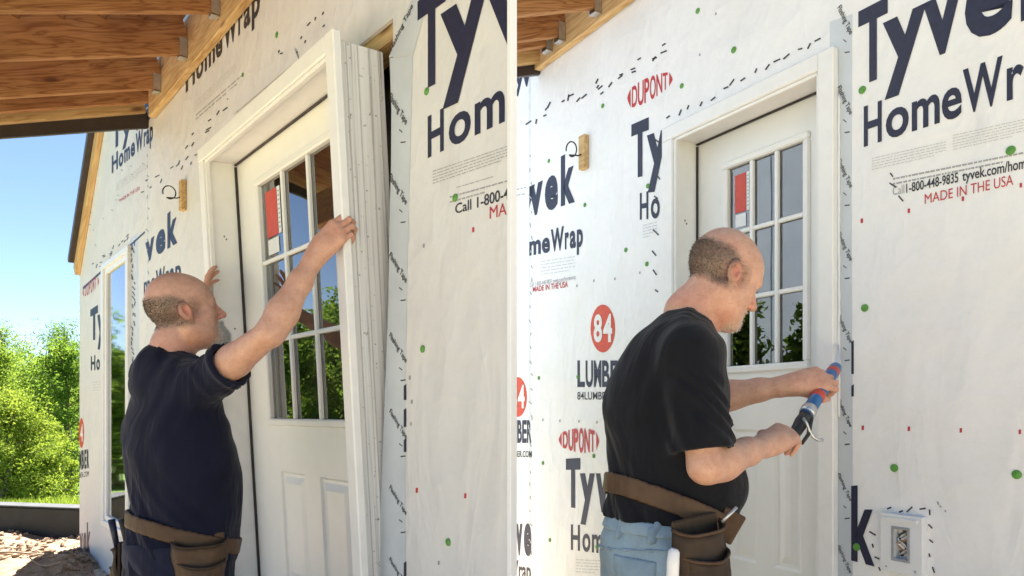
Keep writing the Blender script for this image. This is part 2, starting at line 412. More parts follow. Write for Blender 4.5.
gv = np.stack([gx, gy, gzz-.03], -1).reshape(-1, 3); n_ = len(xs)
gf = [(i*n_+j, (i+1)*n_+j, (i+1)*n_+j+1, i*n_+j+1) for i in range(n_-1) for j in range(n_-1)]
ground = prop(mobj('ground', gv, gf, mat_ground(), None, True), 'bare tan dirt yard giving way to grass and a wooded slope', None, None, 'structure')

# ------------------------------------------------------------------ left house: wrapped gable wall
S_END, S_FAR = LW.s(508), LW.s(79.5)
hL = empty('wrapped_house', LW.M, 'white wrapped gable wall with open doorway, tall window and wooden porch rafters overhead', 'house')
s_r0 = LW.s(80); g0 = LW.sh(80, 262)[1]; g1s, g1 = LW.sh(100, 140); PITCH = (g1-g0)/(g1s-s_r0)
S_RIDGE = LW.s(171); H_RIDGE = g0+PITCH*(S_RIDGE-s_r0)
def gable(s): return g0+PITCH*(s-s_r0) if s <= S_RIDGE else max(3.35, H_RIDGE-.72*(s-S_RIDGE))
ro_r, ro_top = LW.s(393), LW.sh(400, 12)[1]
uR_s = LW.s(332, .19); uL_s = LW.s(197, .19); UNIT_W = uR_s-uL_s
ro_l = uL_s+.015; ro_bot = .36
w_s0, w_s1 = LW.s(104.5), LW.s(131.5); w_h1 = (LW.sh(105, 268)[1]+LW.sh(130, 243)[1])/2; w_h0 = (LW.sh(99, 522)[1]+LW.sh(124, 535)[1])/2
s_kink = S_RIDGE+(H_RIDGE-3.35)/.72
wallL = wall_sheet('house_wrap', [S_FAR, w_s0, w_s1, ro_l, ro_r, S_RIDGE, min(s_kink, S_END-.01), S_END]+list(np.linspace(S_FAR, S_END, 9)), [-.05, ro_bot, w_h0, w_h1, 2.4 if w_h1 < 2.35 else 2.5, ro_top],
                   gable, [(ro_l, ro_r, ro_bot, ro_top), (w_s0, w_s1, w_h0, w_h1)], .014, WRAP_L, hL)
# white dividing line between the two views, built as a wall end cap
MB().box(LW.s(508)+.0005, LW.s(508)+.0155, -.004, .018, -.05, 3.4, .001).build('divider_strip', plain('divider_white', (.88, .88, .88), .4, .01), hL)
# framing, unseen boards added to bounce light, box coloured dark as unlit room
ch = .20
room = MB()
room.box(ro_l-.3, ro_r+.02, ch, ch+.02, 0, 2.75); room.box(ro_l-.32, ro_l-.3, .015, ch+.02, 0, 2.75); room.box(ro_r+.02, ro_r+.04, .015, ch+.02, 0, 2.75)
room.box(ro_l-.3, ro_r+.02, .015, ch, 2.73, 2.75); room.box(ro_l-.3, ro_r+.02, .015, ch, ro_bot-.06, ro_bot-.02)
room.build('inner_room', ROOM_SHADE, hL)
for s in (ro_l-.0195, ro_r+.0195): board('stud', hL, (s, .06, .0), (s, .06, ro_top+.1), .09, .038, PINE, (1, 0, 0))
board('header', hL, (ro_l-.03, .062, ro_top+.02), (ro_r+.03, .062, ro_top+.02), .09, .14, PINE_PALE)
board('rough_sill', hL, (ro_l, .06, ro_bot-.02), (ro_r, .06, ro_bot-.02), .09, .036, PINE)
k = 0; s = S_FAR+.02
while s < S_END-.4:
    e = min(s+1.2, S_END-.36)
    if s < ro_r+.1 < e-.05: e = ro_r+.1
    hh = min(gable(s+.02), gable(e))-.05
    if not (s < ro_r+.05 and e > ro_l-.4): MB().box(s+.004, e-.004, .11, .14, .02, hh, .003).build('bounce_board', BOUNCE_BLUE, hL)
    else: MB().box(s+.004, e-.004, ch+.03, ch+.06, .02, hh, .003).build('bounce_board', BOUNCE_BLUE, hL)
    s = e
for s in np.arange(S_FAR+.05, S_END-.36, .62):
    if not (ro_l-.35 < s < ro_r+.1): board('stud', hL, (s, .06, .0), (s, .06, gable(s)-.08), .09, .038, PINE, (1, 0, 0))
# gable overhang: pale pine rake board, dark roof edge
for (a, b) in ((s_r0-.03, S_RIDGE), (S_RIDGE, S_END-.1)):
    ha = g0+PITCH*(a-s_r0) if a < S_RIDGE else H_RIDGE; hb = H_RIDGE if b <= S_RIDGE else gable(b)
    board('rake_board', hL, (a, -.022, ha-.055), (b, -.022, hb-.055), .042, .12, PINE_PALE, c=.004)
    board('roof_edge', hL, (a-.02, -.035, ha+.035), (b, -.035, hb+.035), .11, .055, DARKMETAL, c=.004)
# window
wn = MB(); fw = .045
for (a, b, c, d) in ((w_s0, w_s1, w_h1-fw, w_h1), (w_s0, w_s1, w_h0, w_h0+fw), (w_s0, w_s0+fw*1.5, w_h0+fw, w_h1-fw), (w_s1-fw*1.5, w_s1, w_h0+fw, w_h1-fw)):
    wn.box(a, b, -.028, .04, c, d, .004)
win = wn.build('window', PLASTIC, hL)
ins = MB(); a0, a1, b0, b1 = w_s0+fw*1.5, w_s1-fw*1.5, w_h0+fw, w_h1-fw
for (a, b, c, d) in ((a0, a1, b1-.04, b1), (a0, a1, b0, b0+.04), (a0, a0+.05, b0+.04, b1-.04), (a1-.05, a1, b0+.04, b1-.04)): ins.box(a, b, -.012, .03, c, d, .003)
ins.build('sash', PLASTIC, win)
mobj('pane', [(a0+.04, .004, b0+.03), (a1-.04, .004, b0+.03), (a1-.04, .004, b1-.03), (a0+.04, .004, b1-.03)], [(0, 1, 2, 3)], GLASS_LOWE, win)
MB().box(w_s0-.02, w_s1+.02, .1, .104, w_h0-.02, w_h1+.02).build('dark_backing', plain('painted_interior_shade', (.03, .05, .06), .9), win)  # dark sheet with the interior shade put into its colour

# porch roof over the left doorway
LH = (LW.sh(155, 125)[1]+LW.sh(250, 0)[1])/2
pr = empty('porch_roof', LW.M, 'unpainted pine porch rafters and ledger hung on the left house wall', 'porch roof')
s_pf, s_pn = LW.s(156), S_END-.12
board('ledger', pr, (s_pf, -.024, LH+.14), (s_pn, -.024, LH+.14), .04, .28, PINE_PALE)
DROP = .34; LEN = 1.35
raf = [LW.s(228), LW.s(195), LW.s(168)]; dr = (raf[0]-raf[2])/2
for k in range(1, 6): raf.append(raf[0]+dr*k)
for s in raf:
    if s > s_pn-.05: continue
    board('rafter', pr, (s, -.047, LH+.20), (s, -LEN, LH+.20-DROP*LEN), .04, .225, PINE)
    hg = MB().box(s-.024, s-.0205, -.085, -.046, LH+.062, LH+.16).box(s+.0205, s+.024, -.085, -.046, LH+.062, LH+.16).box(s-.024, s+.024, -.085, -.046, LH+.052, LH+.057)
    hg.build('joist_hanger', METAL, pr)
sB = LW.s(150)
board('barge_rafter', pr, (sB, -.047, LH+.145), (sB, -LEN, LH+.145-DROP*LEN), .045, .14, PINE_PALE)
board('end_rafter', pr, (sB+.1, -.047, LH+.21), (sB+.1, -LEN, LH+.21-DROP*LEN), .04, .20, PINE)
board('roof_fascia', pr, (sB-.045, -.012, LH+.10), (sB-.045, -LEN-.05, LH+.10-DROP*LEN), .03, .2, DARKMETAL)
o_ = -.06
while o_ > -LEN-.1:
    zc = LH+.34+DROP*(o_-.09)*1.0
    board('roof_plank', pr, (sB-.06, o_-.09, zc), (s_pn+.05, o_-.09, zc), .176, .024, PINE_DARK, (0, DROP, 1)); o_ -= .182
board('porch_beam', pr, (sB, -LEN+.15, LH+.05-DROP*LEN-.10), (s_pn, -LEN+.15, LH+.05-DROP*LEN-.10), .09, .22, PINE)

# ------------------------------------------------------------------ right house wall
R_FAR, R_NEAR = RW.s(500), RW.s(1024)+.75
hR = empty('wrapped_house', RW.M, 'bright white wrapped house wall around the door the man in jeans is sealing', 'house')
c_l, c_r = RW.s(662, .03), RW.s(833, .03); c_t = (RW.sh(662, 128, .03)[1]+RW.sh(833, 46, .03)[1])/2
R_APEX = RW.s(572); R_TOP = lambda s: 5.75-.95*abs(s-R_APEX); r_bot = .36  # unseen upper gable, raised so its shadow covers the right man
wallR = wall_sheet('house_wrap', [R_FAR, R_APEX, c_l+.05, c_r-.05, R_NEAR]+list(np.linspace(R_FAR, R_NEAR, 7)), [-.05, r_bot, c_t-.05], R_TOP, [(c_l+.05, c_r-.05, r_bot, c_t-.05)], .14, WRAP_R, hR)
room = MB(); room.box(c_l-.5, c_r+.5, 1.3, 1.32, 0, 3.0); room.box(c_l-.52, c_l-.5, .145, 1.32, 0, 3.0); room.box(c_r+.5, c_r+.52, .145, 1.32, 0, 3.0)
room.box(c_l-.5, c_r+.5, .145, 1.3, 2.95, 2.97); room.box(c_l-.5, c_r+.5, .145, 1.3, r_bot-.04, r_bot-.02); room.build('inner_room', ROOM_SHADE, hR)
pr2 = empty('porch_roof', RW.M, 'short pine porch rafters and ledger on the right house wall', 'porch roof')
LH2 = (RW.sh(541, 79)[1]+RW.sh(585, 34)[1]+RW.sh(633, 0)[1])/3
s2f, s2n = RW.s(541), RW.s(740)
board('ledger', pr2, (s2f, -.024, LH2+.14), (s2n, -.024, LH2+.14), .04, .28, PINE_PALE)
L2 = .62
for s in (RW.s(541)+.16, RW.s(570), RW.s(606), RW.s(606)+.5):
    board('rafter', pr2, (s, -.047, LH2+.165), (s, -L2, LH2+.165-DROP*L2), .04, .2, PINE)
    MB().box(s-.024, s-.0205, -.085, -.046, LH2+.03, LH2+.12).box(s+.0205, s+.024, -.085, -.046, LH2+.03, LH2+.12).box(s-.024, s+.024, -.085, -.046, LH2+.022, LH2+.027).build('joist_hanger', METAL, pr2)
board('barge_rafter', pr2, (s2f+.03, -.047, LH2+.10), (s2f+.03, -L2, LH2+.10-DROP*L2), .045, .14, PINE_PALE)
board('roof_fascia', pr2, (s2f-.02, -.012, LH2+.08), (s2f-.02, -L2-.03, LH2+.08-DROP*L2), .03, .18, DARKMETAL)
o_ = -.06
while o_ > -L2:
    zc = LH2+.30+DROP*(o_-.09)
    board('roof_plank', pr2, (s2f-.04, o_-.09, zc), (s2n+.05, o_-.09, zc), .176, .024, PINE_DARK, (0, DROP, 1)); o_ -= .182
# ------------------------------------------------------------------ prehung door units
LITE = mat_glass('door_glass', (.75, .76, .74), .16)
STICKR = plain('red_sticker', (.55, .06, .035), .45, .1); STICKW = plain('white_sticker', (.72, .73, .74), .45, .04)
def door_unit(root, W, H, side_mat, lx=(.258, .742), lz=(1.014, 1.865), pxs=((.303, .455), (.558, .707)), pzs=(.245, .775)):
    JD = .168
    cw, cd = .06, .030                                   # casing width and depth
    # casing with a small stepped profile
    def casing(name, x0, x1, z0, z1, inner):             # inner: which side the step faces (-1 left, 1 right, 0 down)
        m = MB().box(x0, x1, -cd, -.0005, z0, z1, .004)
        if inner == 1: m.box(x1+.0002, x1+.012, -cd+.010, -.0005, z0, z1-.0, .002)
        if inner == -1: m.box(x0-.012, x0-.0002, -cd+.010, -.0005, z0, z1, .002)
        if inner == 0: m.box(x0, x1, -cd+.010, -.0005, z0-.012, z0-.0002, .002)
        return m.build(name, TRIMW, root)
    casing('side_casing', 0, cw, 0, H-cw-.0005, 1); casing('side_casing', W-cw, W, 0, H, -1)
    casing('head_casing', 0, W-cw-.0005, H-cw, H, 0)
    jt = .022; jx = .035
    MB().box(jx, jx+jt, .0, JD, 0, H-.035, .002).build('side_jamb', side_mat[0], root)
    jr = MB().box(W-jx-jt, W-jx, .0, JD, 0, H-.012, .002)
    jr.build('side_jamb', side_mat[1], root)
    MB().box(jx+jt+.0005, W-jx-jt-.0005, .0, JD, H-.035-jt, H-.035, .002).build('head_jamb', TRIMW, root)
    MB().box(jx+jt+.0005, W-jx-jt-.0005, -.02, JD+.004, 0, .035, .004).build('threshold', METAL, root)
    ws = MB(); a, b, t = jx+jt, W-jx-jt, H-.035-jt
    ws.box(a+.0005, a+.006, .112, .1240, .036, t-.012, .002); ws.box(b-.006, b-.0005, .112, .1240, .036, t-.012, .002); ws.box(a+.0005, b-.0005, .112, .124, t-.007, t-.0005, .002)
    ws.build('weatherstrip', RUBBER, root)
    # door leaf
    x0, x1, z0, z1 = a+.004, b-.004, .040, t-.005; yf, yb = .125, .166
    fx = lambda q: q*W
    l0, l1, lz0, lz1 = fx(lx[0]), fx(lx[1]), lz[0]/2.06*H, lz[1]/2.06*H
    lf = MB()
    pw = [(fx(p[0]), fx(p[1])) for p in pxs]; pz0, pz1 = pzs[0]/2.06*H, pzs[1]/2.06*H
    xb = [x0, l0, pw[0][0], pw[0][1], pw[1][0], pw[1][1], l1, x1]; xb = sorted(xb); zb = [z0, pz0, pz1, lz0, lz1, z1]
    v = []; f = []
    for i in range(len(xb)-1):
        for j in range(len(zb)-1):
            xm, zm = (xb[i]+xb[i+1])/2, (zb[j]+zb[j+1])/2
            if l0 < xm < l1 and lz0 < zm < lz1: continue
            if any(p[0] < xm < p[1] for p in pw) and pz0 < zm < pz1: continue
            b_ = len(v); v += [(xb[i], yf, zb[j]), (xb[i+1], yf, zb[j]), (xb[i+1], yf, zb[j+1]), (xb[i], yf, zb[j+1])]; f.append((b_, b_+1, b_+2, b_+3))
    lf.add(v, f); lf.box(x0, x0+.01, yf+.0005, yb, z0, z1); lf.box(x1-.01, x1, yf+.0005, yb, z0, z1); lf.box(x0+.01, x1-.01, yf+.0005, yb, z1-.01, z1); lf.box(x0+.01, x1-.01, yb-.003, yb, z0, lz0)
    leaf = lf.build('door_leaf', PAINT, root, fix=False)
    # moulded panels: sunk bead, raised field
    for p in pw:
        n = [(0, 0), (.010, .009), (.022, .0095), (.045, .0025), (.052, .001)]; v = []; f = []
        for k, (d, y) in enumerate(n):
            v += [(p[0]+d, yf+y, pz0+d), (p[1]-d, yf+y, pz0+d), (p[1]-d, yf+y, pz1-d), (p[0]+d, yf+y, pz1-d)]
            if k: f += [((k-1)*4+i, (k-1)*4+(i+1) % 4, k*4+(i+1) % 4, k*4+i) for i in range(4)]
        f.append(tuple(4*(len(n)-1)+i for i in range(4)))
        mobj('raised_panel', v, f, PAINT, leaf)
    fr = MB(); d = .030
    for (q0, q1, r0, r1) in ((l0-.012, l1+.012, lz1-d+.012, lz1+.012), (l0-.012, l1+.012, lz0-.012, lz0+d-.012), (l0-.012, l0+d-.012, lz0+d-.012, lz1-d+.012), (l1-d+.012, l1+.012, lz0+d-.012, lz1-d+.012)):
        fr.box(q0, q1, yf-.012, yf+.02, r0, r1, .006)
    fr.build('lite_frame', PAINT, leaf)
    g0, g1, h0, h1 = l0+d-.012, l1-d+.012, lz0+d-.012, lz1-d+.012; mw = .018
    px = [g0+(g1-g0)*k/3 for k in range(4)]; pz = [h0+(h1-h0)*k/3 for k in range(4)]
    for k in (1, 2):
        MB().box(px[k]-mw/2, px[k]+mw/2, yf-.006, yf+.012, h0, h1, .004).build('muntin', PAINT, leaf)
        for i in range(3):
            MB().box(px[i]+(mw/2 if i else 0), px[i+1]-(mw/2 if i < 2 else 0), yf-.005, yf+.011, pz[k]-mw/2, pz[k]+mw/2, .004).build('muntin', PAINT, leaf)
    for i in range(3):
        for j in range(3):
            mobj('glass_pane', [(px[i], yf+.010, pz[j]), (px[i+1], yf+.010, pz[j]), (px[i+1], yf+.010, pz[j+1]), (px[i], yf+.010, pz[j+1])], [(0, 1, 2, 3)], LITE, leaf)
    # energy label stuck inside the upper corner pane
    pw_, ph_ = px[1]-px[0], pz[3]-pz[2]; sx = px[0]+.03*W/.9; sz = pz[3]
    MB().box(sx, sx+pw_*.48, yf+.007, yf+.0078, sz-ph_*.70, sz-ph_*.13).build('red_label', STICKR, leaf)
    m = MB(); m.box(sx+pw_*.50, sx+pw_*.62, yf+.007, yf+.0078, sz-ph_*.70, sz-ph_*.13); m.box(sx+.004, sx+pw_*.48, yf+.007, yf+.0078, sz-ph_*.92, sz-ph_*.73); m.build('white_label', STICKW, leaf)
    rows = MB()
    for k in range(9): rows.box(sx+pw_*.52, sx+pw_*.60, yf+.0064, yf+.0068, sz-ph_*(.18+.055*k), sz-ph_*(.195+.055*k))
    rows.build('label_print', GREYINK, leaf)
    # nail heads / bore marks on the hinge jamb
    for (zz, yy) in ((.80, .055), (.806, .046), (.60, .07)): MB().box(jx+jt, jx+jt+.0015, yy, yy+.006, zz*H, zz*H+.007).build('bore_mark', RUBBER, root)
    return leaf
# right door, set in its opening
uR = empty('door_unit', RW.M @ Matrix.Translation((c_l, 0, .39)), 'closed white nine-pane door set in its frame, being caulked by the man in jeans', 'door')
door_unit(uR, c_r-c_l, c_t-.39, (TRIMW, TRIMW))
# left door unit, tipped out of the wall at its head
LEAN = .058
b_h = .39; o_b = .19-LEAN*2.06
uL_M = LW.M @ Matrix.Translation((uL_s, -o_b, b_h)) @ Matrix.Rotation(math.atan(LEAN), 4, 'X') @ Matrix.Translation((0, .03, 0))
hU = (LW.sh(332, 27, .19)[1]-b_h)/math.cos(math.atan(LEAN))
uL = empty('door_unit', uL_M, 'white nine-pane door and frame tipped outward, held by the bearded man with raised arm', 'door')
door_unit(uL, UNIT_W, hU, (TRIMW, JAMB), (.215, .785), (.80, 1.865), ((.275, .455), (.56, .74)), (.10, .59))
print('UNITS', c_r-c_l, c_t-.39, UNIT_W, hU, LH, LH2, H_RIDGE, PITCH)
# grey strips on the exposed left jamb: groove shade put into their colour
gv_ = MB()
for yy in (.03, .07, .11, .145): gv_.box(UNIT_W-.0349, UNIT_W-.0335, yy, yy+.004, 0, hU-.013)
gv_.build('kerf_shade_strips', plain('kerf_shade_paint', (.52, .50, .48), .7, .1), uL)
# ------------------------------------------------------------------ printing on the right wrap
A = wallR
RC = (None, 662)
word(RW, A, [('T', 858.5, 888), ('y', 883, 927), ('v', 923, 962), ('e', 965, 1013), ('k', 1021, 1062)], ((867, 80), (988, 31)), ((867, 11), (988, -51)), NAVY, .035)
word(RW, A, [('H', 864, 882), ('o', 886, 909), ('m', 912, 940), ('e', 942, 962), ('W', 963, 1003), ('r', 1007, 1024), ('a', 1026, 1048), ('p', 1052, 1076)], ((864, 146), (1016, 97)), ((864, 108), (1016, 52)), NAVY, .022)
fineprint(RW, A, 872, 946, 159, 170, -.225, 5, LIGHTINK, .8, 1); fineprint(RW, A, 953, 1030, 136, 150, -.225, 6, LIGHTINK, .8, 2)
fineprint(RW, A, 893, 1030, 180, 185, -.20, 2, GREYINK, 1.8, 3)
word(RW, A, [('Call', 893, 904.5)], ((893, 195.5), (1024, 168.5)), ((893, 187), (1024, 158)), GREYINK, .0)
word(RW, A, [('1-800-448-9835', 906.5, 958.5), ('tyvek.com/homewrap', 962.5, 1052)], ((893, 195.5), (1024, 168.5)), ((893, 187), (1024, 158)), INK, .015)
word(RW, A, [('MADE IN THE USA', 925, 1013.5)], ((925, 204), (1013, 185)), ((925, 194.5), (1013, 174.5)), REDINK, .0)
ticks(RW, A, [(863, 428), (909, 429), (961, 430.5), (1020, 432), (862, 221), (909, 211), (963, 199), (1021, 185.5)], REDINK)
# letters cut by the flashing tape
word(RW, A, [('k', 851.5, 875)], ((850, 557), (874, 563)), ((850, 489), (874, 487)), NAVY, .03)
for y0, y1 in ((340, 374), (384, 396.5)): quadpx(RW, A, [(851.5, y0+2), (854, y0), (854, y1), (851.5, y1)], NAVY, 'lettering')
# left of the door
def dupont(fr, par, xs, base, cap, mat, bold=.02):
    w = word(fr, par, [(c, xs[i], xs[i+1]-.6) for i, c in enumerate('DUPONT')], base, cap, mat, bold, arch=.35)
    ln = lambda l, x: l[0][1]+(l[1][1]-l[0][1])*(x-l[0][0])/(l[1][0]-l[0][0])
    for x, d in ((xs[0]-1.2, -1), (xs[-1]+.8, 1)):
        yb, yc = ln(base, x), ln(cap, x); m = (yb+yc)/2; hh = (yb-yc)*.5; w_ = (xs[-1]-xs[0])*.075*d
        quadpx(fr, par, [(x, m+hh), (x, m-hh), (x+w_, m-hh*.3), (x+w_*1.25, m), (x+w_, m+hh*.3)], mat, 'lettering')
    return w
dupont(RW, A, [632, 638, 644.5, 650, 656.5, 663, 668.5], ((632, 107), (668.5, 87)), ((632, 88), (668.5, 72.5)), REDINK)
word(RW, A, [('T', 631.5, 649), ('y', 647, 668)], ((640, 174), (668, 168)), ((640, 124), (668, 112)), NAVY, .04, RC)
word(RW, A, [('H', 640, 648.5), ('o', 651, 660)], ((640, 219), (660, 217)), ((640, 194), (660, 189)), NAVY, .022, RC)
fineprint(RW, A, 643, 657, 226, 238, -.25, 5, LIGHTINK, .8, 5)
SEAM = 529.5
word(RW, A, [('y', 518, 535), ('v', 529, 543), ('e', 545, 558), ('k', 561, 575)], ((530, 214), (575, 199)), ((530, 176), (575, 152)), NAVY, .045, (SEAM, None))
word(RW, A, [('o', 519, 528), ('m', 529, 541), ('e', 542, 550), ('W', 551, 564), ('r', 565, 569), ('a', 570, 576), ('p', 577, 583)], ((529, 255), (578, 246)), ((529, 237), (578, 223)), NAVY, .035, (SEAM, None))
fineprint(RW, A, 541, 575, 262, 275, -.15, 5, LIGHTINK, .8, 6)
word(RW, A, [('Call 1-800-448-9835', 530, 552), ('tyvek.com/homewrap', 553, 576)], ((530, 287), (576, 279)), ((530, 283), (576, 274.5)), GREYINK, .0)
word(RW, A, [('MADE IN THE USA', 533, 568)], ((533, 292), (568, 287)), ((533, 287), (568, 281)), REDINK, .012)
def lumber(fr, par, x0, x1, cx, cy, rx, ry, y_base, y_cap, y2b, y2c, clip=None, slope=0.0):
    el = [(cx+rx*math.cos(2*math.pi*k/28), cy+ry*math.sin(2*math.pi*k/28)) for k in range(28)]
    if clip and clip[0]: el = [(max(x, clip[0]), y) for x, y in el]
    quadpx(fr, par, el, ORANGERED, 'emblem_disc', .0010)
    word(fr, par, [('8', cx-rx*.74, cx-rx*.06), ('4', cx+rx*.02, cx+rx*.76)], ((cx-rx, cy+ry*.52), (cx+rx, cy+ry*.52)), ((cx-rx, cy-ry*.52), (cx+rx, cy-ry*.56)), WHITEINK, .03, clip, o=.0012)
    wd_ = x1-x0
    word(fr, par, [(c, x0+wd_*i/6, x0+wd_*(i+.9)/6) for i, c in enumerate('LUMBER')], ((x0, y_base), (x1, y_base+slope)), ((x0, y_cap), (x1, y_cap-slope)), NAVY, .03, clip)
    word(fr, par, [('84LUMBER.COM', x0, x1)], ((x0, y2b), (x1, y2b+slope)), ((x0, y2c), (x1, y2c+slope)), INK, .01, clip)
lumber(RW, A, 577.5, 627, 603, 328.5, 12.3, 24, 386, 361.5, 399.5, 392)
lumber(RW, A, 503, 532, 518, 397, 9, 20, 442, 421, 457, 451, (506, None))
dupont(RW, A, [563, 568.5, 574, 579, 584.5, 590.5, 595.5], ((563, 447), (595.5, 450.5)), ((563, 432.5), (595.5, 431.5)), REDINK, .03)
word(RW, A, [('T', 566, 580.5), ('y', 580, 595), ('v', 596, 609), ('e', 611, 626), ('k', 629, 645)], ((566, 504), (645, 514)), ((566, 461.5), (645, 458)), NAVY, .045, RC)
word(RW, A, [('H', 571, 580), ('o', 582.5, 590.5), ('m', 592, 603), ('e', 604.5, 611), ('W', 613, 627), ('r', 629, 633), ('a', 634, 640), ('p', 642, 648)], ((571, 549), (645, 558)), ((571, 525), (645, 531)), NAVY, .022, RC)
fineprint(RW, A, 576, 612, 560, 572, .05, 5, LIGHTINK, .8, 7)
word(RW, A, [('v', 516, 522.5), ('e', 524, 531.5), ('k', 533, 540)], ((516, 552), (540, 554)), ((516, 513), (540, 512)), NAVY, .045, (None, 532.5))
word(RW, A, [('Wrap', 508, 531)], ((510, 577), (531, 580)), ((510, 560), (531, 562)), NAVY, .02)
word(RW, A, [('Tyv', 506, 531)], ((506, 92), (531, 84)), ((506, 72), (531, 62)), NAVY, .03)
fineprint(RW, A, 517, 527, 190, 196, -.2, 2, GREYINK, 1.2, 8)
# overlap seam of the wrap, tape print along it, staples and caps
quadpx(RW, A, [(528.6, 60), (530.4, 60), (530.4, 576), (528.6, 576)], TAPE2, 'wrap_seam', .0006)
dashes(RW, A, (531, 150), (531, 560), 30, GREYINK, 5, 1.2, 4, jit=1.2, wid=1.0)
dashes(RW, A, (524, 122), (604, 84), 12, INK, 7, -.9, 5, jit=5)
dashes(RW, A, (596, 92), (672, 44), 12, INK, 7, -.7, 6, jit=5)
dashes(RW, A, (664, 122), (826, 36), 15, INK, 9, -.75, 7, jit=3)
dashes(RW, A, (659, 130), (655, 300), 9, INK, 8, 1.0, 8, jit=2)
dashes(RW, A, (872, 528), (880, 575), 4, INK, 8, .9, 9, jit=2); dashes(RW, A, (884, 508), (925, 512), 4, INK, 8, -.5, 10, jit=3); dashes(RW, A, (930, 505), (932, 575), 5, INK, 8, 1.1, 11, jit=2)
dashes(RW, A, (890, 168), (902, 204), 3, INK, 9, .8, 12, jit=3); dashes(RW, A, (938, 500), (946, 515), 3, GREYINK, 4, 1, 13, jit=2)
for x, y in ((862.5, 90), (1011, 150.5), (865, 308), (894.5, 468), (857, 547), (1017, 474.5), (626, 250), (648, 186), (647, 264), (682, 86), (603, 106), (734, 50), (698, 11), (585, 205), (549, 161), (539, 378), (543, 463), (594, 456), (550, 540), (597, 547), (578, 377)):
    cap_disc(RW, A, x, y, .0125 if x > 700 else .011)
ticks(RW, A, [(543, 420), (560, 421), (579, 421.5), (597, 422.5), (560, 284), (577, 286), (594, 281), (615, 279), (640, 273), (573, 45), (700, 55), (716, 14)], GREYINK, 1.6, 2.6)
# flashing tape beside and above the right door
def tape(fr, par, pts, o, name='flashing_tape'):
    return quadpx(fr, par, pts, TAPE, name, .0009, o)
tR = tape(RW, A, [(830, 22), (852.5, 14), (851.5, 200), (852.5, 400), (853, 590), (830, 590)], 0)
for y in (36, 128, 212, 296, 378, 464, 549): pass
def tape_words(fr, par, xs_, ys, xe, dy, o=.0, dash=True):
    for y in ys:
        s0, h0 = fr.sh(xs_, y, o); s1, h1 = fr.sh(xe, y+dy, o); L_ = math.hypot(s1-s0, h1-h0); a = math.atan2(h1-h0, s1-s0)
        g = glyphs('Flashing Tape', .012)[0]; k = L_/(g[:, 0].max()-g[:, 0].min())
        tag_text(par, 'Flashing Tape', s0, h0, k*CAPH, a, INK, o+.0006, .012)
        if dash:
            for (xx, yy, l) in ((xe-6.5, y+dy+4, 3.2), (xe-5, y+dy+17, 5)): quadpx(fr, par, [(xx, yy), (xx+l, yy+(l*.8 if l < 4 else -.6)), (xx+l, yy+(l*.8 if l < 4 else -.6)+1.2), (xx, yy+1.2)], INK, 'tape_print', .0016, o)
tape_words(RW, A, 837.5, (8, 88, 161, 234, 316, 400, 474, 546), 850, 27)
# bead of fresh sealant along the casing edge
s0_, h0_ = RW.sh(833.2, 352); bd = MB(); pts = []
rg = random.Random(5)
bd_s = c_r+.004
for k in range(60):
    pts.append((bd_s+rg.uniform(-.0008, .0008), -.004, 2.3-k*.0135*1.35))
bd.tube(pts, [.0045*rg.uniform(.85, 1.2) for _ in pts], 6).build('sealant_bead', PLASTIC, A, True)

# ------------------------------------------------------------------ printing on the left wrap
B = wallL
LC = (None, 508)
word(LW, B, [('T', 418, 446), ('y', 441, 489), ('v', 484, 540)], ((437, 79), (505, 42)), ((437, -8), (505, -58)), NAVY, .035, LC)
word(LW, B, [('H', 428, 444), ('o', 449, 471), ('m', 475, 505), ('e', 508, 530)], ((428, 157), (505, 120)), ((428, 118), (505, 74)), NAVY, .022, LC)
fineprint(LW, B, 433, 508, 172, 184, -.335, 5, GREYINK, .9, 11); fineprint(LW, B, 457, 508, 188, 190, -.3, 1, GREYINK, .8, 12)
fineprint(LW, B, 450, 508, 198, 203, -.28, 2, GREYINK, 1.6, 13)
word(LW, B, [('Call 1-800-448-9835', 455.5, 545)], ((455, 214), (508, 199)), ((455, 204.5), (508, 187.5)), INK, .012, LC)
word(LW, B, [('MADE IN THE USA', 490, 590)], ((490, 219), (508, 214.5)), ((490, 207), (508, 202)), REDINK, .0, LC)
ticks(LW, B, [(417, 490.5), (465.5, 496), (473.5, 230)], REDINK, 2.2, 5)
for x, y in ((427, 91.5), (455.5, 198), (423, 349), (448.5, 542)): cap_disc(LW, B, x, y, .0115)
ticks(LW, B, [(424, 246), (411, 424), (412, 402), (439, 563), (410, 378)], GREYINK, 1.8, 4)
for y0, y1 in ((384, 400), (408, 427), (438, 452), (561, 590)): quadpx(LW, B, [(404, y0+2), (406.6, y0), (406.6, y1), (404, y1)], NAVY, 'lettering')
# high on the wall under the rafters
word(LW, B, [('H', 186, 195), ('o', 196.5, 203.5), ('m', 205, 215), ('e', 216, 222.5), ('W', 224, 237), ('r', 238.5, 243), ('a', 244, 250.5), ('p', 252, 260)], ((186, 92), (256, 16)), ((186, 68), (256, -14)), INK, .03)
fineprint(LW, B, 194, 236, 104, 112, -.95, 4, LIGHTINK, .8, 14); fineprint(LW, B, 196, 244, 116, 120, -.86, 2, GREYINK, 1.5, 15)
dashes(LW, B, (186, 150), (330, 12), 26, INK, 6, -.8, 16, jit=7, wid=1.2); dashes(LW, B, (140, 190), (200, 150), 12, INK, 5, -.8, 17, jit=6, wid=1.0)
cap_disc(LW, B, 277, 35, .013); cap_disc(LW, B, 243, 75, .010)
# patch of loose wrap folded above the door head
quadpx(LW, B, [(228, 92), (296, 49), (300, 60), (233, 116)], WRAP_L, 'wrap_flap', .006)
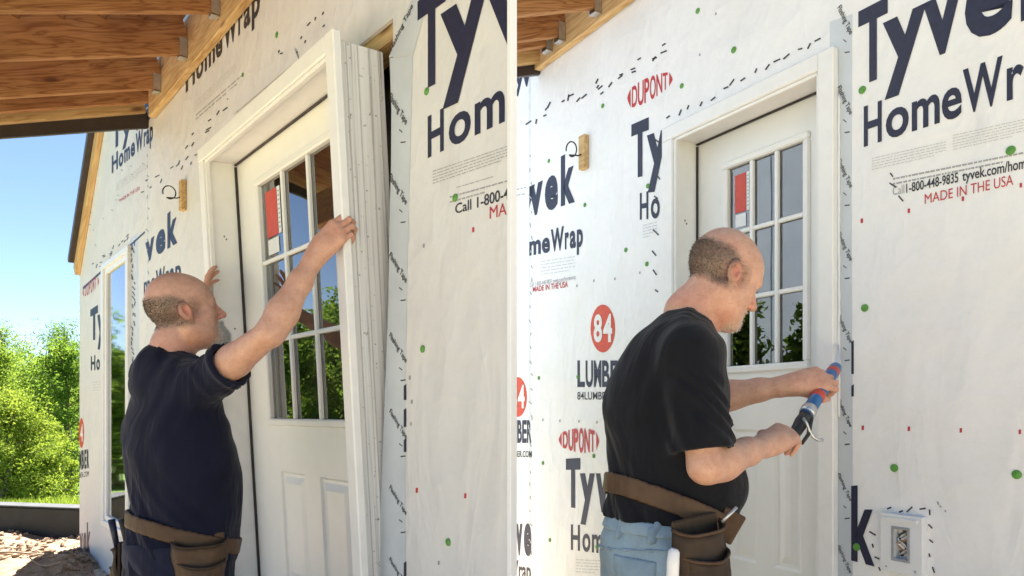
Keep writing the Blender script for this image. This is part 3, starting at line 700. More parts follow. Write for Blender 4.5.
# far bay
word(LW, B, [('T', 112, 122), ('y', 122, 132), ('v', 133, 142), ('e', 143, 151)], ((112, 150), (151, 118)), ((112, 128), (151, 90)), NAVY, .03)
word(LW, B, [('H', 112, 118), ('o', 119, 123.5), ('m', 124.5, 130), ('e', 131, 135), ('W', 136, 143), ('r', 144, 146), ('a', 146.5, 149.5), ('p', 150, 153)], ((112, 173), (153, 139)), ((112, 157), (153, 119)), NAVY, .03)
fineprint(LW, B, 116, 148, 184, 191, -.66, 4, LIGHTINK, .8, 18); word(LW, B, [('MADE IN THE USA', 120, 140)], ((120, 202), (140, 190)), ((120, 199), (140, 186)), REDINK, .0)
word(LW, B, [('v', 145.5, 154.5), ('e', 156, 165.5), ('k', 167.5, 177.5)], ((146, 261), (177, 241)), ((146, 236), (177, 207)), NAVY, .045)
word(LW, B, [('m', 144, 150), ('e', 151, 155), ('W', 156, 165), ('r', 166, 169), ('a', 170, 174.5), ('p', 175.5, 181)], ((144, 294), (181, 278)), ((144, 278), (181, 258)), NAVY, .03)
dupont(LW, B, [85, 87, 89, 91, 93, 95, 97], ((85, 296), (97, 287)), ((85, 288), (97, 277)), REDINK)
word(LW, B, [('T', 90.5, 98), ('y', 97.5, 104)], ((90, 339), (104, 336)), ((90, 312), (104, 303)), NAVY, .045)
word(LW, B, [('H', 91, 95.5), ('o', 96.5, 100), ('m', 101, 105)], ((91, 370), (105, 369)), ((91, 357), (105, 353)), NAVY, .03)
fineprint(LW, B, 93, 103, 383, 391, -.15, 4, LIGHTINK, .8, 19)
ellpx(LW, B, 81.5, 433, 2.6, 15, ORANGERED, 'emblem_disc', .0010)
word(LW, B, [('4', 80.4, 83.2)], ((80, 441), (84, 441)), ((80, 425), (84, 425)), WHITEINK, .03, o=.0012)
word(LW, B, [('M', 79.5, 81.5), ('B', 82, 84), ('E', 84.6, 86.4), ('R', 87, 89)], ((79, 469), (89, 467)), ((79, 452), (89, 450)), NAVY, .04)
word(LW, B, [('BER.COM', 79.5, 89)], ((79, 478), (89, 476)), ((79, 473), (89, 471)), INK, .0)
word(LW, B, [('v', 79.6, 83), ('e', 83.5, 86.5), ('k', 87, 90.5)], ((79, 552), (91, 553)), ((79, 527), (91, 523)), NAVY, .045)
word(LW, B, [('W', 79.8, 84), ('r', 84.5, 86), ('a', 86.5, 88.5), ('p', 89, 91)], ((79, 576), (91, 579)), ((79, 563), (91, 565)), REDINK, .01)
# seams and tape round the window
quadpx(LW, B, [(146, 135), (147.2, 135), (147.2, 560), (146, 560)], TAPE2, 'wrap_seam', .0006)
quadpx(LW, B, [(83, 287), (145, 231), (145, 233), (83, 290)], NAVY, 'tape_print', .0009)
dashes(LW, B, (133, 240), (135, 520), 60, NAVY, 6, 1.3, 20, jit=2, wid=.9); dashes(LW, B, (148, 150), (148, 320), 16, GREYINK, 4, 1.2, 21, jit=1, wid=.8)
dashes(LW, B, (92, 270), (130, 235), 16, NAVY, 4, -.8, 22, jit=4, wid=.8); dashes(LW, B, (86, 240), (140, 160), 14, GREYINK, 3, .4, 23, jit=9, wid=.8)
dashes(LW, B, (126, 536), (140, 545), 8, NAVY, 5, .3, 24, jit=4, wid=.9)
quadpx(LW, B, [(130.5, 239), (138, 233), (140, 540), (131, 537)], TAPE, 'flashing_tape', .0005)
# flashing tape beside the left opening: one strip, its free edge wavy
e0 = [(390, 58), (392, 110), (391, 170), (390, 230), (389, 290), (387, 350), (385, 410), (382, 470), (381, 530), (380, 590)]
tl = [(412, 590), (412, 430), (411, 250), (413, 55)]
tape(LW, B, [(406, 590), (405, 430), (408, 250), (413, 56)]+[(x+random.uniform(-.6, .6), y) for x, y in e0], 0)
tape(LW, B, [(389, 57.5), (413, 55.5), (432, -12), (416, -12)], .0004)
tape_words(LW, B, 389.5, (98, 178, 256, 336, 412, 488, 560), 406, 27)
for (x, y) in ((371, 52), (398, 36)): pass
s0, h0 = LW.sh(392, 52); s1, h1 = LW.sh(417, 0); tag_text(B, 'Flashing Tape', s0, h0, .02, math.atan2(h1-h0, s1-s0), INK, .001)

# ------------------------------------------------------------------ fixtures on the walls
def light_block(fr, x, y, label, hh=.17, wd_=.045):
    s, h = fr.sh(x, y)
    e = empty('light_block', fr.M @ Matrix.Translation((s, 0, h)), label, 'mounting block', 'wired mounting blocks beside the doors')
    o = MB().box(-wd_/2, wd_/2, -.03, -.001, -hh/2, hh/2, .003).build('mounting_block', PINE_PALE, e)
    pts = [(0, -.028, -.012), (-.004, -.045, -.02)]
    for k in range(17):
        a = -2.0+k/16*5.6; pts.append((-.008-.012*math.sin(k*.4), -.083+.036*math.cos(a)*-1.0*-1, .006+.034*math.sin(a)))
    MB().tube(pts, .0035, 6).build('cable', RUBBER, e, True)
    return e
light_block(LW, 185.5, 196, 'pale wooden block with a black cable loop beside the tipped door', .17, .05)
light_block(RW, 586, 153, 'pale wooden block with a black cable loop under the right rafters', .17, .05)
# outlet box
s, h = RW.sh(906, 543.5)
bx = empty('outlet_box', RW.M @ Matrix.Translation((s, 0, h)), 'white electrical mounting box with loose wires low on the right wall', 'outlet box')
ow, oh = (RW.s(927)-RW.s(886)), .0
z9 = RW.z(906); oh = 58/FPX*z9
m = MB(); iw, ih = ow*.36, oh*.55
for (a, b, c, d) in ((-ow/2, ow/2, ih/2, oh/2), (-ow/2, ow/2, -oh/2, -ih/2), (-ow/2, -iw/2, -ih/2, ih/2), (iw/2, ow/2, -ih/2, ih/2)): m.box(a, b, -.028, -.001, c, d, .0)
m.box(-ow/2+.012, ow/2-.012, -.0335, -.0285, oh/2-.02, oh/2-.01); m.build('flange', PLASTIC, bx)
m = MB().box(-iw/2-.004, iw/2+.004, .03, .034, -ih/2-.004, ih/2+.004); m.build('box_back', plain('grey_box', (.18, .19, .21), .6), bx)
fr_ = MB()
for (a, b, c, d) in ((-iw/2-.006, iw/2+.006, ih/2-.004, ih/2+.004), (-iw/2-.006, iw/2+.006, -ih/2-.004, -ih/2+.004), (-iw/2-.006, -iw/2+.003, -ih/2+.004, ih/2-.004), (iw/2-.003, iw/2+.006, -ih/2+.004, ih/2-.004)): fr_.box(a, b, -.031, -.0285, c, d, .001)
fr_.build('box_rim', plain('grey_rim', (.30, .31, .33), .5), bx)
for k, col in enumerate(((.75, .73, .7), (.68, .66, .62), (.05, .05, .05), (.35, .2, .1))):
    rg = random.Random(k+3); pts = [(rg.uniform(-.3, .3)*iw, .02, ih*.5*(.8 if k % 2 else -.8))]
    for q in range(7): pts.append((iw*.36*math.sin(q*1.5+k*2), -.004-.012*math.sin(q/6*3.1), ih*(.42-.14*q)*(1 if k % 2 else -1)*.9))
    MB().tube(pts, .0042, 7).build('wire', plain('wire_cover', col, .5), bx, True)
for sx in (-1, 1):
    for sz in (-1, 1): MB().tube([(sx*ow*.36, -.0285, sz*oh*.42), (sx*ow*.36, -.0305, sz*oh*.42)], .003, 8).build('screw', METAL, bx)
# ------------------------------------------------------------------ bodies: distance fields meshed with surface nets
def smin(a, b, k):
    if k <= 0: return np.minimum(a, b)
    h = np.clip(.5+.5*(b-a)/k, 0, 1); return b*(1-h)+a*h-k*h*(1-h)
class Vol:
    def __init__(s, lo, hi, vox):
        s.lo = np.array(lo, float); s.v = vox; s.n = np.ceil((np.array(hi)-s.lo)/vox).astype(int)+1
        s.F = np.full(s.n, .25, np.float32)
        s.ax = [(s.lo[i]+vox*np.arange(s.n[i])).astype(np.float32) for i in range(3)]
    def reg(s, lo, hi, pad):
        a = np.clip(np.floor((np.array(lo)-pad-s.lo)/s.v).astype(int), 0, s.n); b = np.clip(np.ceil((np.array(hi)+pad-s.lo)/s.v).astype(int)+1, 0, s.n)
        sl = tuple(slice(int(x), int(y)) for x, y in zip(a, b))
        X = s.ax[0][sl[0]][:, None, None]; Y = s.ax[1][sl[1]][None, :, None]; Z = s.ax[2][sl[2]][None, None, :]
        return sl, X, Y, Z
    def put(s, lo, hi, fn, k, mode='add'):
        sl, X, Y, Z = s.reg(lo, hi, k+.03)
        if s.F[sl].size == 0: return
        d = fn(X, Y, Z).astype(np.float32)
        if mode == 'add': s.F[sl] = smin(s.F[sl], d, k)
        else: s.F[sl] = -smin(-s.F[sl], d, k)
    def cone(s, a, b, ra, rb, k=.02, mode='add'):
        a = np.array(a, float); b = np.array(b, float); ba = b-a; L2 = max(ba@ba, 1e-9); r = max(ra, rb)
        def fn(X, Y, Z):
            px, py, pz = X-a[0], Y-a[1], Z-a[2]; t = np.clip((px*ba[0]+py*ba[1]+pz*ba[2])/L2, 0, 1)
            return np.sqrt((px-t*ba[0])**2+(py-t*ba[1])**2+(pz-t*ba[2])**2)-(ra+(rb-ra)*t)
        s.put(np.minimum(a, b)-r, np.maximum(a, b)+r, fn, k, mode)
    def chain(s, pts, rads, k=.02, mode='add'):
        for i in range(len(pts)-1): s.cone(pts[i], pts[i+1], rads[i], rads[i+1], k, mode)
    def ell(s, c, A, r, k=.02, mode='add'):
        c = np.array(c, float); A = [np.array(q, float) for q in A]; R = max(r)
        def fn(X, Y, Z):
            px, py, pz = X-c[0], Y-c[1], Z-c[2]
            q = [(px*A[i][0]+py*A[i][1]+pz*A[i][2]) for i in range(3)]
            k0 = np.sqrt(sum((q[i]/r[i])**2 for i in range(3))); k1 = np.sqrt(sum((q[i]/r[i]**2)**2 for i in range(3)))+1e-6
            return k0*(k0-1)/k1
        s.put(c-R, c+R, fn, k, mode)
    def rbox(s, c, A, hs, r, k=.005, mode='add'):
        c = np.array(c, float); A = [np.array(q, float) for q in A]; R = math.sqrt(sum(h*h for h in hs))
        def fn(X, Y, Z):
            px, py, pz = X-c[0], Y-c[1], Z-c[2]
            q = [np.abs(px*A[i][0]+py*A[i][1]+pz*A[i][2])-(hs[i]-r) for i in range(3)]
            return np.sqrt(sum(np.maximum(w, 0)**2 for w in q))+np.minimum(np.maximum(np.maximum(q[0], q[1]), q[2]), 0)-r
        s.put(c-R, c+R, fn, k, mode)
    def half(s, p, n, lo, hi):         # keep only the side of the plane that n points away from, inside the box lo..hi
        sl, X, Y, Z = s.reg(lo, hi, 0); d = (X-p[0])*n[0]+(Y-p[1])*n[1]+(Z-p[2])*n[2]
        s.F[sl] = np.maximum(s.F[sl], d.astype(np.float32))
    def mesh(s, F=None):
        F = s.F if F is None else F
        S = F < 0; c = np.zeros(np.array(S.shape)-1, np.uint8)
        for i in (0, 1):
            for j in (0, 1):
                for k in (0, 1): c += S[i:S.shape[0]-1+i, j:S.shape[1]-1+j, k:S.shape[2]-1+k]
        act = (c > 0) & (c < 8); I = np.argwhere(act); idx = np.full(c.shape, -1, np.int32); idx[tuple(I.T)] = np.arange(len(I))
        acc = np.zeros((len(I), 3)); cnt = np.zeros(len(I))
        for a0 in range(3):
            o1, o2 = [q for q in range(3) if q != a0]
            for u in (0, 1):
                for w in (0, 1):
                    p = I.copy(); p[:, o1] += u; p[:, o2] += w; q = p.copy(); q[:, a0] += 1
                    fa = F[tuple(p.T)].astype(float); fb = F[tuple(q.T)].astype(float); m = (fa < 0) != (fb < 0)
                    t = np.where(m, fa/np.where(fa-fb == 0, 1, fa-fb), 0); pt = p.astype(float); pt[:, a0] += t
                    acc[m] += pt[m]; cnt[m] += 1
        V = s.lo+s.v*acc/cnt[:, None]
        faces = []
        for a0 in range(3):
            o1, o2 = [(1, 2), (2, 0), (0, 1)][a0]
            sa = [slice(None)]*3; sb = [slice(None)]*3; sa[a0] = slice(0, -1); sb[a0] = slice(1, None)
            A_, B_ = S[tuple(sa)], S[tuple(sb)]; E = np.argwhere(A_ != B_)
            ok = (E[:, o1] > 0) & (E[:, o2] > 0) & (E[:, o1] < c.shape[o1]) & (E[:, o2] < c.shape[o2]) & (E[:, a0] < c.shape[a0]); E = E[ok]
            fl = A_[tuple(E.T)]
            q = []
            for (u, w) in ((1, 1), (0, 1), (0, 0), (1, 0)):
                e = E.copy(); e[:, o1] -= u; e[:, o2] -= w; q.append(idx[tuple(e.T)])
            q = np.stack(q, 1); q[~fl] = q[~fl][:, ::-1]; faces.append(q)
        return V, np.concatenate(faces)
def big_mesh(name, V, Fc, mat, parent, base=(0, 0, 0), col=None, relax=2):
    # light smoothing of the net
    for _ in range(relax):
        acc = np.zeros_like(V); cnt = np.zeros(len(V))
        for a, b in ((0, 1), (1, 2), (2, 3), (3, 0)):
            np.add.at(acc, Fc[:, a], V[Fc[:, b]]); np.add.at(acc, Fc[:, b], V[Fc[:, a]]); np.add.at(cnt, Fc[:, a], 1); np.add.at(cnt, Fc[:, b], 1)
        V = V*.5+.5*acc/np.maximum(cnt, 1)[:, None]
    me = bpy.data.meshes.new(name); W = (V-np.array(base)).astype(np.float32)
    me.vertices.add(len(W)); me.vertices.foreach_set('co', W.ravel())
    me.loops.add(Fc.size); me.loops.foreach_set('vertex_index', Fc.ravel().astype(np.int32))
    me.polygons.add(len(Fc)); me.polygons.foreach_set('loop_start', np.arange(0, Fc.size, 4, dtype=np.int32)); me.polygons.foreach_set('loop_total', np.full(len(Fc), 4, np.int32))
    me.polygons.foreach_set('use_smooth', np.ones(len(Fc), bool)); me.update(calc_edges=True); me.validate()
    if col is not None:
        ca = me.color_attributes.new('tone', 'FLOAT_COLOR', 'POINT'); C4 = np.ones((len(V), 4), np.float32); C4[:, :3] = col(V); ca.data.foreach_set('color', C4.ravel())
    me.materials.append(mat); o = bpy.data.objects.new(name, me); COL.objects.link(o); o.parent = parent
    return o
def mat_skin():
    m, t, b = newmat('skin'); c = coords(t)
    at = N(t, 'ShaderNodeAttribute'); at.attribute_name = 'tone'
    n = noise(t, c, 45, 5, .65); r = ramp(t, n.outputs[0], [(.3, (.82, .72, .66)), (.6, (1, 1, 1))])
    n2 = noise(t, c, 170, 3, .6); r2 = ramp(t, n2.outputs[0], [(.30, (.70, .55, .46)), (.42, (1, 1, 1))])
    cc = mixc(t, .8, at.outputs[0], r.outputs[0], 'MULTIPLY'); cc = mixc(t, .55, cc, r2.outputs[0], 'MULTIPLY')
    t.links.new(cc, b.inputs['Base Color']); b.inputs['Roughness'].default_value = .46
    b.inputs['Subsurface Weight'].default_value = .12; b.inputs['Subsurface Radius'].default_value = (.012, .004, .002); b.inputs['Subsurface Scale'].default_value = .6
    bump(t, b, n2.outputs[0], .18, .002); return m
def mat_cloth(name, col, weave=260, fold=.5, rough=.9, sheen=.15):
    m, t, b = newmat(name); c = coords(t)
    n = noise(t, c, 7, 5, .6); r = ramp(t, n.outputs[0], [(.3, tuple(x*.75 for x in col)), (.7, tuple(x*1.2 for x in col))])
    n2 = noise(t, c, weave, 2, .5); r2 = ramp(t, n2.outputs[0], [(.3, (.8, .8, .8)), (.7, (1.0, 1.0, 1.0))])
    t.links.new(mixc(t, .7, r.outputs[0], r2.outputs[0], 'MULTIPLY'), b.inputs['Base Color'])
    b.inputs['Roughness'].default_value = rough; b.inputs['Sheen Weight'].default_value = sheen; b.inputs['Specular IOR Level'].default_value = .2
    mp = N(t, 'ShaderNodeMapping'); mp.inputs['Scale'].default_value = (7, 7, 2.2); mp.inputs['Rotation'].default_value = (.3, .35, .2); t.links.new(c, mp.inputs[0])
    f = noise(t, mp.outputs[0], 1.0, 3, .5, .8); b1 = bump(t, b, f.outputs[0], fold, .03); bump(t, b, n2.outputs[0], .2, .001, b1)
    return m
SKIN = mat_skin(); SHIRT = mat_cloth('navy_cotton', (.0062, .0076, .023), 300, .95, .85, .08); SHIRTK = mat_cloth('black_cotton', (.0062, .0068, .0105), 300, .95, .85, .08)
DENIM = mat_cloth('washed_denim', (.27, .37, .45), 420, .35, .85, .1)
LEATHER = mat_cloth('brown_leather', (.105, .062, .036), 55, .45, .55, 0); LEATHER_D = mat_cloth('dark_leather', (.060, .040, .027), 50, .5, .6, 0)
BOOT = mat_cloth('boot_leather', (.12, .07, .035), 60, .3, .6, 0)

def unit(v): v = np.array(v, float); return v/np.linalg.norm(v)
UP = np.array((0, 0, 1.0))
class Body:
    """joints in world metres; fwd/rt: torso axes"""
    pass
def head(V, c, f, r, u, beard, sc=1.0):
    c = np.array(c, float); A = (f, r, u)
    pt = lambda a, b, d: c+sc*(a*f+b*r+d*u)
    R3 = lambda a, b, d: (a*sc, b*sc, d*sc)
    V.ell(pt(-.018, 0, .046), A, R3(.100, .079, .096), .01)
    V.ell(pt(.030, 0, .034), A, R3(.068, .066, .076), .03)
    V.ell(pt(.035, 0, -.035), A, R3(.058, .058, .072), .03)
    for q in (-1, 1):
        V.cone(pt(-.005, q*.055, -.045), pt(.062, q*.022, -.092), .022*sc, .020*sc, .03)
        V.ell(pt(.058, q*.040, -.018), A, R3(.026, .026, .024), .02)
        V.ell(pt(.02, q*.048, -.06), A, R3(.045, .022, .036), .03)
    V.ell(pt(.070, 0, -.095), A, R3(.026, .026, .022), .02)
    V.ell(pt(.02, 0, -.088), A, R3(.062, .046, .034), .035)
    V.cone(pt(.080, -.036, .026), pt(.080, .036, .026), .013*sc, .013*sc, .018)
    for q in (-1, 1):
        V.ell(pt(.103, q*.032, .006), A, R3(.018, .018, .013), .012, 'cut')
        V.ell(pt(.0765, q*.031, .005), A, R3(.0135, .0135, .0125), .003)
        V.cone(pt(.087, q*.020, .0125), pt(.080, q*.046, .0105), .0045*sc, .0035*sc, .004)
    V.cone(pt(.088, 0, .020), pt(.116, 0, -.022), .009*sc, .0125*sc, .010)
    for q in (-1, 1): V.ell(pt(.100, q*.0135, -.028), A, R3(.013, .0085, .009), .006)
    V.cone(pt(.093, -.017, -.0535), pt(.093, .017, -.0535), .0065*sc, .0065*sc, .006); V.cone(pt(.090, -.015, -.066), pt(.090, .015, -.066), .0075*sc, .0075*sc, .006)
    V.cone(pt(.101, -.022, -.0595), pt(.101, .022, -.0595), .0022*sc, .0022*sc, .004, 'cut')
    if beard > 0:
        V.ell(pt(.080, 0, -.098), A, R3(.022+.016*beard, .030, .014+.024*beard), .014)
        V.ell(pt(.088, 0, -.049), A, R3(.016, .026, .008), .006)
        V.ell(pt(.068, 0, -.078), A, R3(.030, .036, .03), .012)
    for q in (-1, 1):
        e = unit(u*1-f*.22); e2 = unit(np.cross(r, e)); Ae = (e2, r, e)
        V.ell(pt(-.014, q*.083, .002), Ae, R3(.0205, .0105, .034), .004)
        V.ell(pt(-.011, q*.0965, .006), Ae, R3(.0125, .0150, .021), .002, 'cut')
        V.ell(pt(.000, q*.083, -.006), Ae, R3(.0055, .0075, .010), .003)
        V.ell(pt(-.004, q*.079, -.028), Ae, R3(.010, .007, .010), .006)
def hand(V, w, d, nrm, curl, size=1.0, side=1, thumb=(0.5, 0.6), spread=.012, pl=.088):
    """w wrist, d towards the knuckles, nrm out of the back of the hand, side=+1 when the index lies on d x nrm"""
    w = np.array(w, float); d = unit(d); nrm = unit(np.array(nrm)-d*np.dot(nrm, d)); lat = np.cross(d, nrm)*side
    s = size
    kn = [w+d*(pl+a)*s+lat*b*s for a, b in ((.002, .030), (.006, .010), (.001, -.011), (-.010, -.030))]
    for k_, r_ in zip(kn, (.0135, .0135, .013, .0120)): V.cone(w+lat*((k_-w)@lat)*.55, k_, .017*s, r_*s, .016)
    V.ell(w+d*.045*s-nrm*.002, (d, lat, nrm), (.052*s, .038*s, .0165*s), .015)
    lens = ((.042, .026, .021), (.046, .029, .022), (.043, .027, .021), (.034, .021, .019)); rad = (.0092, .0094, .0088, .0078)
    for i, (k_, L, r_) in enumerate(zip(kn, lens, rad)):
        a = 0; p = k_; out = [p]; fan = lat*(1.5-i)*spread
        for l, cu in zip(L, curl[i]):
            a += cu; dr = unit(d*math.cos(a)-nrm*math.sin(a)+fan*math.cos(a)); p = p+dr*l*s; out.append(p)
        V.chain(out, [r_*1.08*s, r_*s, r_*.93*s, r_*.78*s], .004)
    t0 = w+d*.018*s+lat*.022*s; o, c_ = thumb
    d1 = unit(d*.75+lat*o-nrm*.35); t1 = t0+d1*.042*s; d2 = unit(d*.85+lat*(o-c_*.5)-nrm*c_); t2 = t1+d2*.032*s; d3 = unit(d*.8+lat*(o-c_*1.0)-nrm*c_); t3 = t2+d3*.024*s
    V.chain([t0, t1, t2, t3], [.0155*s, .0125*s, .0108*s, .0085*s], .010)

SKIN_C = np.array((.60, .345, .245)); HAIR_C = np.array((.15, .115, .09)); GREY_C = np.array((.50, .46, .42))
def h3(p, f): # cheap smooth noise
    return (np.sin(p[:, 0]*f+1.7*np.sin(p[:, 1]*f*.7))+np.sin(p[:, 1]*f*1.1+1.3*np.sin(p[:, 2]*f*.8))+np.sin(p[:, 2]*f*.9+1.5*np.sin(p[:, 0]*f*.6)))/3
def skin_tone(hc, f, r, u, sc, beard, hands):
    def col(V):
        q = (V-hc)/sc; a, b, d = q@f, q@r, q@u; C_ = np.tile(SKIN_C, (len(V), 1)); ishead = (np.abs(a) < .16) & (np.abs(b) < .11) & (d > -.14) & (d < .14)
        sm = lambda e0, e1, x: np.clip((x-e0)/(e1-e0), 0, 1)
        red = np.exp(-((a-.09)**2+(b*.7)**2+(d+.02)**2)/.0016)*.5+np.exp(-((np.abs(b)-.083)**2+(a+.01)**2+d**2)/.0011)*.85+.35*sm(-.05, -.11, d)*(a < .05)
        C_ = C_*(1-.0*red[:, None]); C_[:, 1] *= 1-.30*np.clip(red, 0, 1)*ishead; C_[:, 2] *= 1-.32*np.clip(red, 0, 1)*ishead; C_[:, 0] *= 1+.06*np.clip(red, 0, 1)*ishead
        # cropped hair: a band round the back and sides under a bald crown
        top = .066-.30*np.clip(a+.045, 0, 1)+.004*np.sin(b*60)
        hair = sm(.016, -.012, a+.6*np.clip(d-.02, 0, 1))*sm(top+.008, top-.014, d)*sm(-.058, -.036, d+.15*np.clip(a, -1, 0))*ishead
        hair *= 1-np.exp(-((np.abs(b)-.083)**2*2+(a+.010)**2+(d)**2)/.0009)
        tp = sm(.05, .02, a)*sm(.03, .0, d-.022)*sm(-.03, -.005, d)*(np.abs(b) > .055)*sm(-.03, .0, a)*.75*ishead
        tp *= 1-np.exp(-((np.abs(b)-.083)**2*2+(a+.010)**2+(d)**2)/.0009)
        m = np.clip(np.maximum(hair, tp)*(.93+.07*h3(q, 400)), 0, 1)[:, None]; C_ = C_*(1-.86*m)+HAIR_C*.86*m
        if beard > 0:
            bm_ = sm(.040, .066, a)*sm(-.048, -.060, d)*sm(.052, .030, np.abs(b))*ishead; bm_ = np.maximum(bm_, sm(.078, .09, a)*sm(-.040, -.044, d)*sm(-.06, -.055, d)*sm(.03, .024, np.abs(b))*ishead)
            bm_ = np.clip(bm_*(.92+.08*h3(q, 400)), 0, 1)[:, None]*(.35+.6*beard); C_ = C_*(1-bm_)+GREY_C*bm_
        lip = np.exp(-((a-.093)**2+(d+.060)**2*1.6)/.00018)*(np.abs(b) < .026)*ishead; C_ = C_*(1-.35*lip[:, None])+np.array((.36, .13, .11))*.35*lip[:, None]
        eye = np.exp(-((a-.088)**2+(np.abs(b)-.031)**2+(d-.004)**2)/.00004)*ishead; C_ = C_*(1-.8*eye[:, None])+np.array((.35, .33, .31))*.8*eye[:, None]
        brow = np.exp(-((a-.091)**2*.5+(d-.030)**2*3)/.00012)*(np.abs(b) > .012)*(np.abs(b) < .048)*ishead; C_ = C_*(1-.5*brow[:, None])+HAIR_C*1.3*.5*brow[:, None]
        col.hair = np.maximum(hair, tp); col.beard = bm_[:, 0] if beard > 0 else hair*0; col.V = V
        for hp in hands:
            e = np.exp(-((V-hp)**2).sum(1)/.012)[:, None]; C_ = C_*(1-e*.25)+C_*np.array((1.04, .80, .74))*e*.25
        return C_
    return col

HAIRM = plain('cropped_hair', (.16, .125, .10), .7, .4, 300); GREYM = plain('grey_beard', (.62, .59, .55), .7, .35, 300)
def strands(name, e, base, V, Fc, mask, n, ln, wd, mat, sweep):
    """short hairs growing from the scalp or chin"""
    rs = np.random.RandomState(n); nrm = np.zeros_like(V)
    fn = np.cross(V[Fc[:, 2]]-V[Fc[:, 0]], V[Fc[:, 3]]-V[Fc[:, 1]])
    for k in range(4): np.add.at(nrm, Fc[:, k], fn)
    nrm /= np.linalg.norm(nrm, axis=1)[:, None]+1e-9
    p = np.clip(mask, 0, 1)**1.5; p /= p.sum(); i = rs.choice(len(V), n, p=p); N_ = nrm[i]
    b = V[i]+rs.normal(0, .0014, (n, 3))-N_*.0008-base; d = N_+sweep*.8+rs.normal(0, .35, (n, 3)); d /= np.linalg.norm(d, axis=1)[:, None]
    L = rs.uniform(ln[0], ln[1], n)[:, None]; sd = np.cross(d, rs.normal(0, 1, (n, 3))); sd /= np.linalg.norm(sd, axis=1)[:, None]+1e-9; sd *= wd
    v = np.stack([b-sd, b+sd, b+d*L], 1).reshape(-1, 3)
    o = mobj(name, v, [(3*k, 3*k+1, 3*k+2) for k in range(n)], mat, e); o['kind'] = 'stuff'; return o
def person(name, label, base, J, T, beard, shirt_mat, jeans_mat, opts):
    base = np.array(base, float); f, r = T['f'], T['r']; A = (f, r, UP)
    e = empty(name, Matrix.Translation(base), label, 'person', 'men fitting the doors')
    allp = np.array([np.array(q) for q in J.values()])
    lo = np.minimum(allp.min(0), np.array(J['head'])-.17)-.13; hi = np.maximum(allp.max(0), np.array(J['head'])+.17)+.14
    lo[2] = J['pel'][2]-.16
    # --- skin
    V = Vol(lo, hi, .0034)
    hf, hr, hu = T['hf'], T['hr'], T['hu']; hc = np.array(J['head']); sc = T.get('hs', 1.0)
    nb = np.array(J['neck'])
    V.cone(hc-.012*hf-.02*hu, nb+UP*.02, .056*sc, .061*sc, .02); V.cone(nb+UP*.03, nb-UP*.10, .061, .085, .03)
    V.cone(hc-.045*hf-.03*hu, nb+UP*.01-f*.006, .032, .040, .03)
    head(V, hc, hf, hr, hu, beard, sc)
    V.ell(np.array(J['chest']), A, (.10, .16, .22), .05); V.ell(np.array(J['pel'])+UP*.06, A, (.12, .155, .16), .05)
    for sd in ('R', 'L'):
        sh, el, wr = (np.array(J[q+sd]) for q in ('sh', 'el', 'wr')); u_ = el-sh; fo = wr-el
        V.cone(nb-UP*.06, sh, .05, .055, .03)
        V.chain([sh, sh+u_*.5, el], [.056, .051, .039], .02)
        bl = T.get('bulge'+sd, -UP)
        V.chain([el, el+fo*.25, el+fo*.62, wr], [.039, .0425, .035, .0265], .02)
        V.ell(el+fo*.22+np.array(bl)*.008, (unit(fo), unit(np.cross(fo, bl)), unit(np.cross(np.cross(fo, bl), fo))), (.085, .034, .039), .03)
        hd = J['hand'+sd]; hand(V, wr, np.array(hd)-wr, T['hn'+sd], T['curl'+sd], T.get('hsz', 1.04), T['side'+sd], T['th'+sd])
        V.cone(wr-unit(fo)*.03, wr+unit(np.array(hd)-wr)*.03, .029, .030, .02)
    Vs, Fs = V.mesh()
    tone = skin_tone(hc, hf, hr, hu, sc, beard, [np.array(J['handR']), np.array(J['handL'])])
    bo = big_mesh('body', Vs, Fs, SKIN, e, base, tone, 1)
    strands('hair', e, base, tone.V, Fs, tone.hair, 9000, (.003, .007), .0007, HAIRM, -hf*.5-hu*.6)
    if beard > 0: strands('beard', e, base, tone.V, Fs, tone.beard, int(3500*beard), (.005, .005+.013*beard), .0008, GREYM, -hu*.9+hf*.3)
    del V
    # --- shirt
    lo2 = np.minimum(np.array(J['pel'])-np.array((.34, .34, .22)), np.minimum(np.array(J['shR']), np.array(J['shL']))-.34); hi2 = np.maximum(np.array(J['pel'])+.34, np.maximum(np.array(J['shR']), np.array(J['shL']))+.34)
    hi2[2] = max(hi2[2]-.1, nb[2]+.1)
    S = Vol(lo2, hi2, .0062)
    for (key, off, rad) in T['torso']:
        S.ell(np.array(J[key])+off[0]*f+off[1]*r+off[2]*UP, A, rad, .07)
    S.cone(nb-UP*.035-f*.01, np.array(J['chest'])+UP*.10, .070, .11, .05)
    for sd in ('R', 'L'):
        sh, el = np.array(J['sh'+sd]), np.array(J['el'+sd]); u_ = el-sh
        S.cone(nb-UP*.045-f*.02, sh+UP*.005, .058, .068, .05)
    F0 = S.F.copy()
    # folds over the torso
    sl, X, Y, Z = S.reg(S.lo, S.lo+S.v*(S.n-1), 0)
    px, py, pz = X-J['pel'][0], Y-J['pel'][1], Z-J['pel'][2]
    a_ = px*f[0]+py*f[1]; b_ = px*r[0]+py*r[1]
    w_ = np.sin(36*(pz*.55+b_*.9+a_*.35)+2.2*np.sin(9*pz+7*a_)+1.5*np.sin(14*b_))
    lowm = np.clip((.34-pz)/.34, 0, 1); S.F += (-.0100*(w_**3)*lowm*np.clip((pz+.12)/.1, .2, 1)).astype(np.float32)
    w2 = np.sin(30*(pz*.8-a_*.9)+2.5*np.sin(8*b_+4*pz)); S.F += (-.0075*w2**3*np.clip(pz-.2, 0, .2)*5).astype(np.float32)
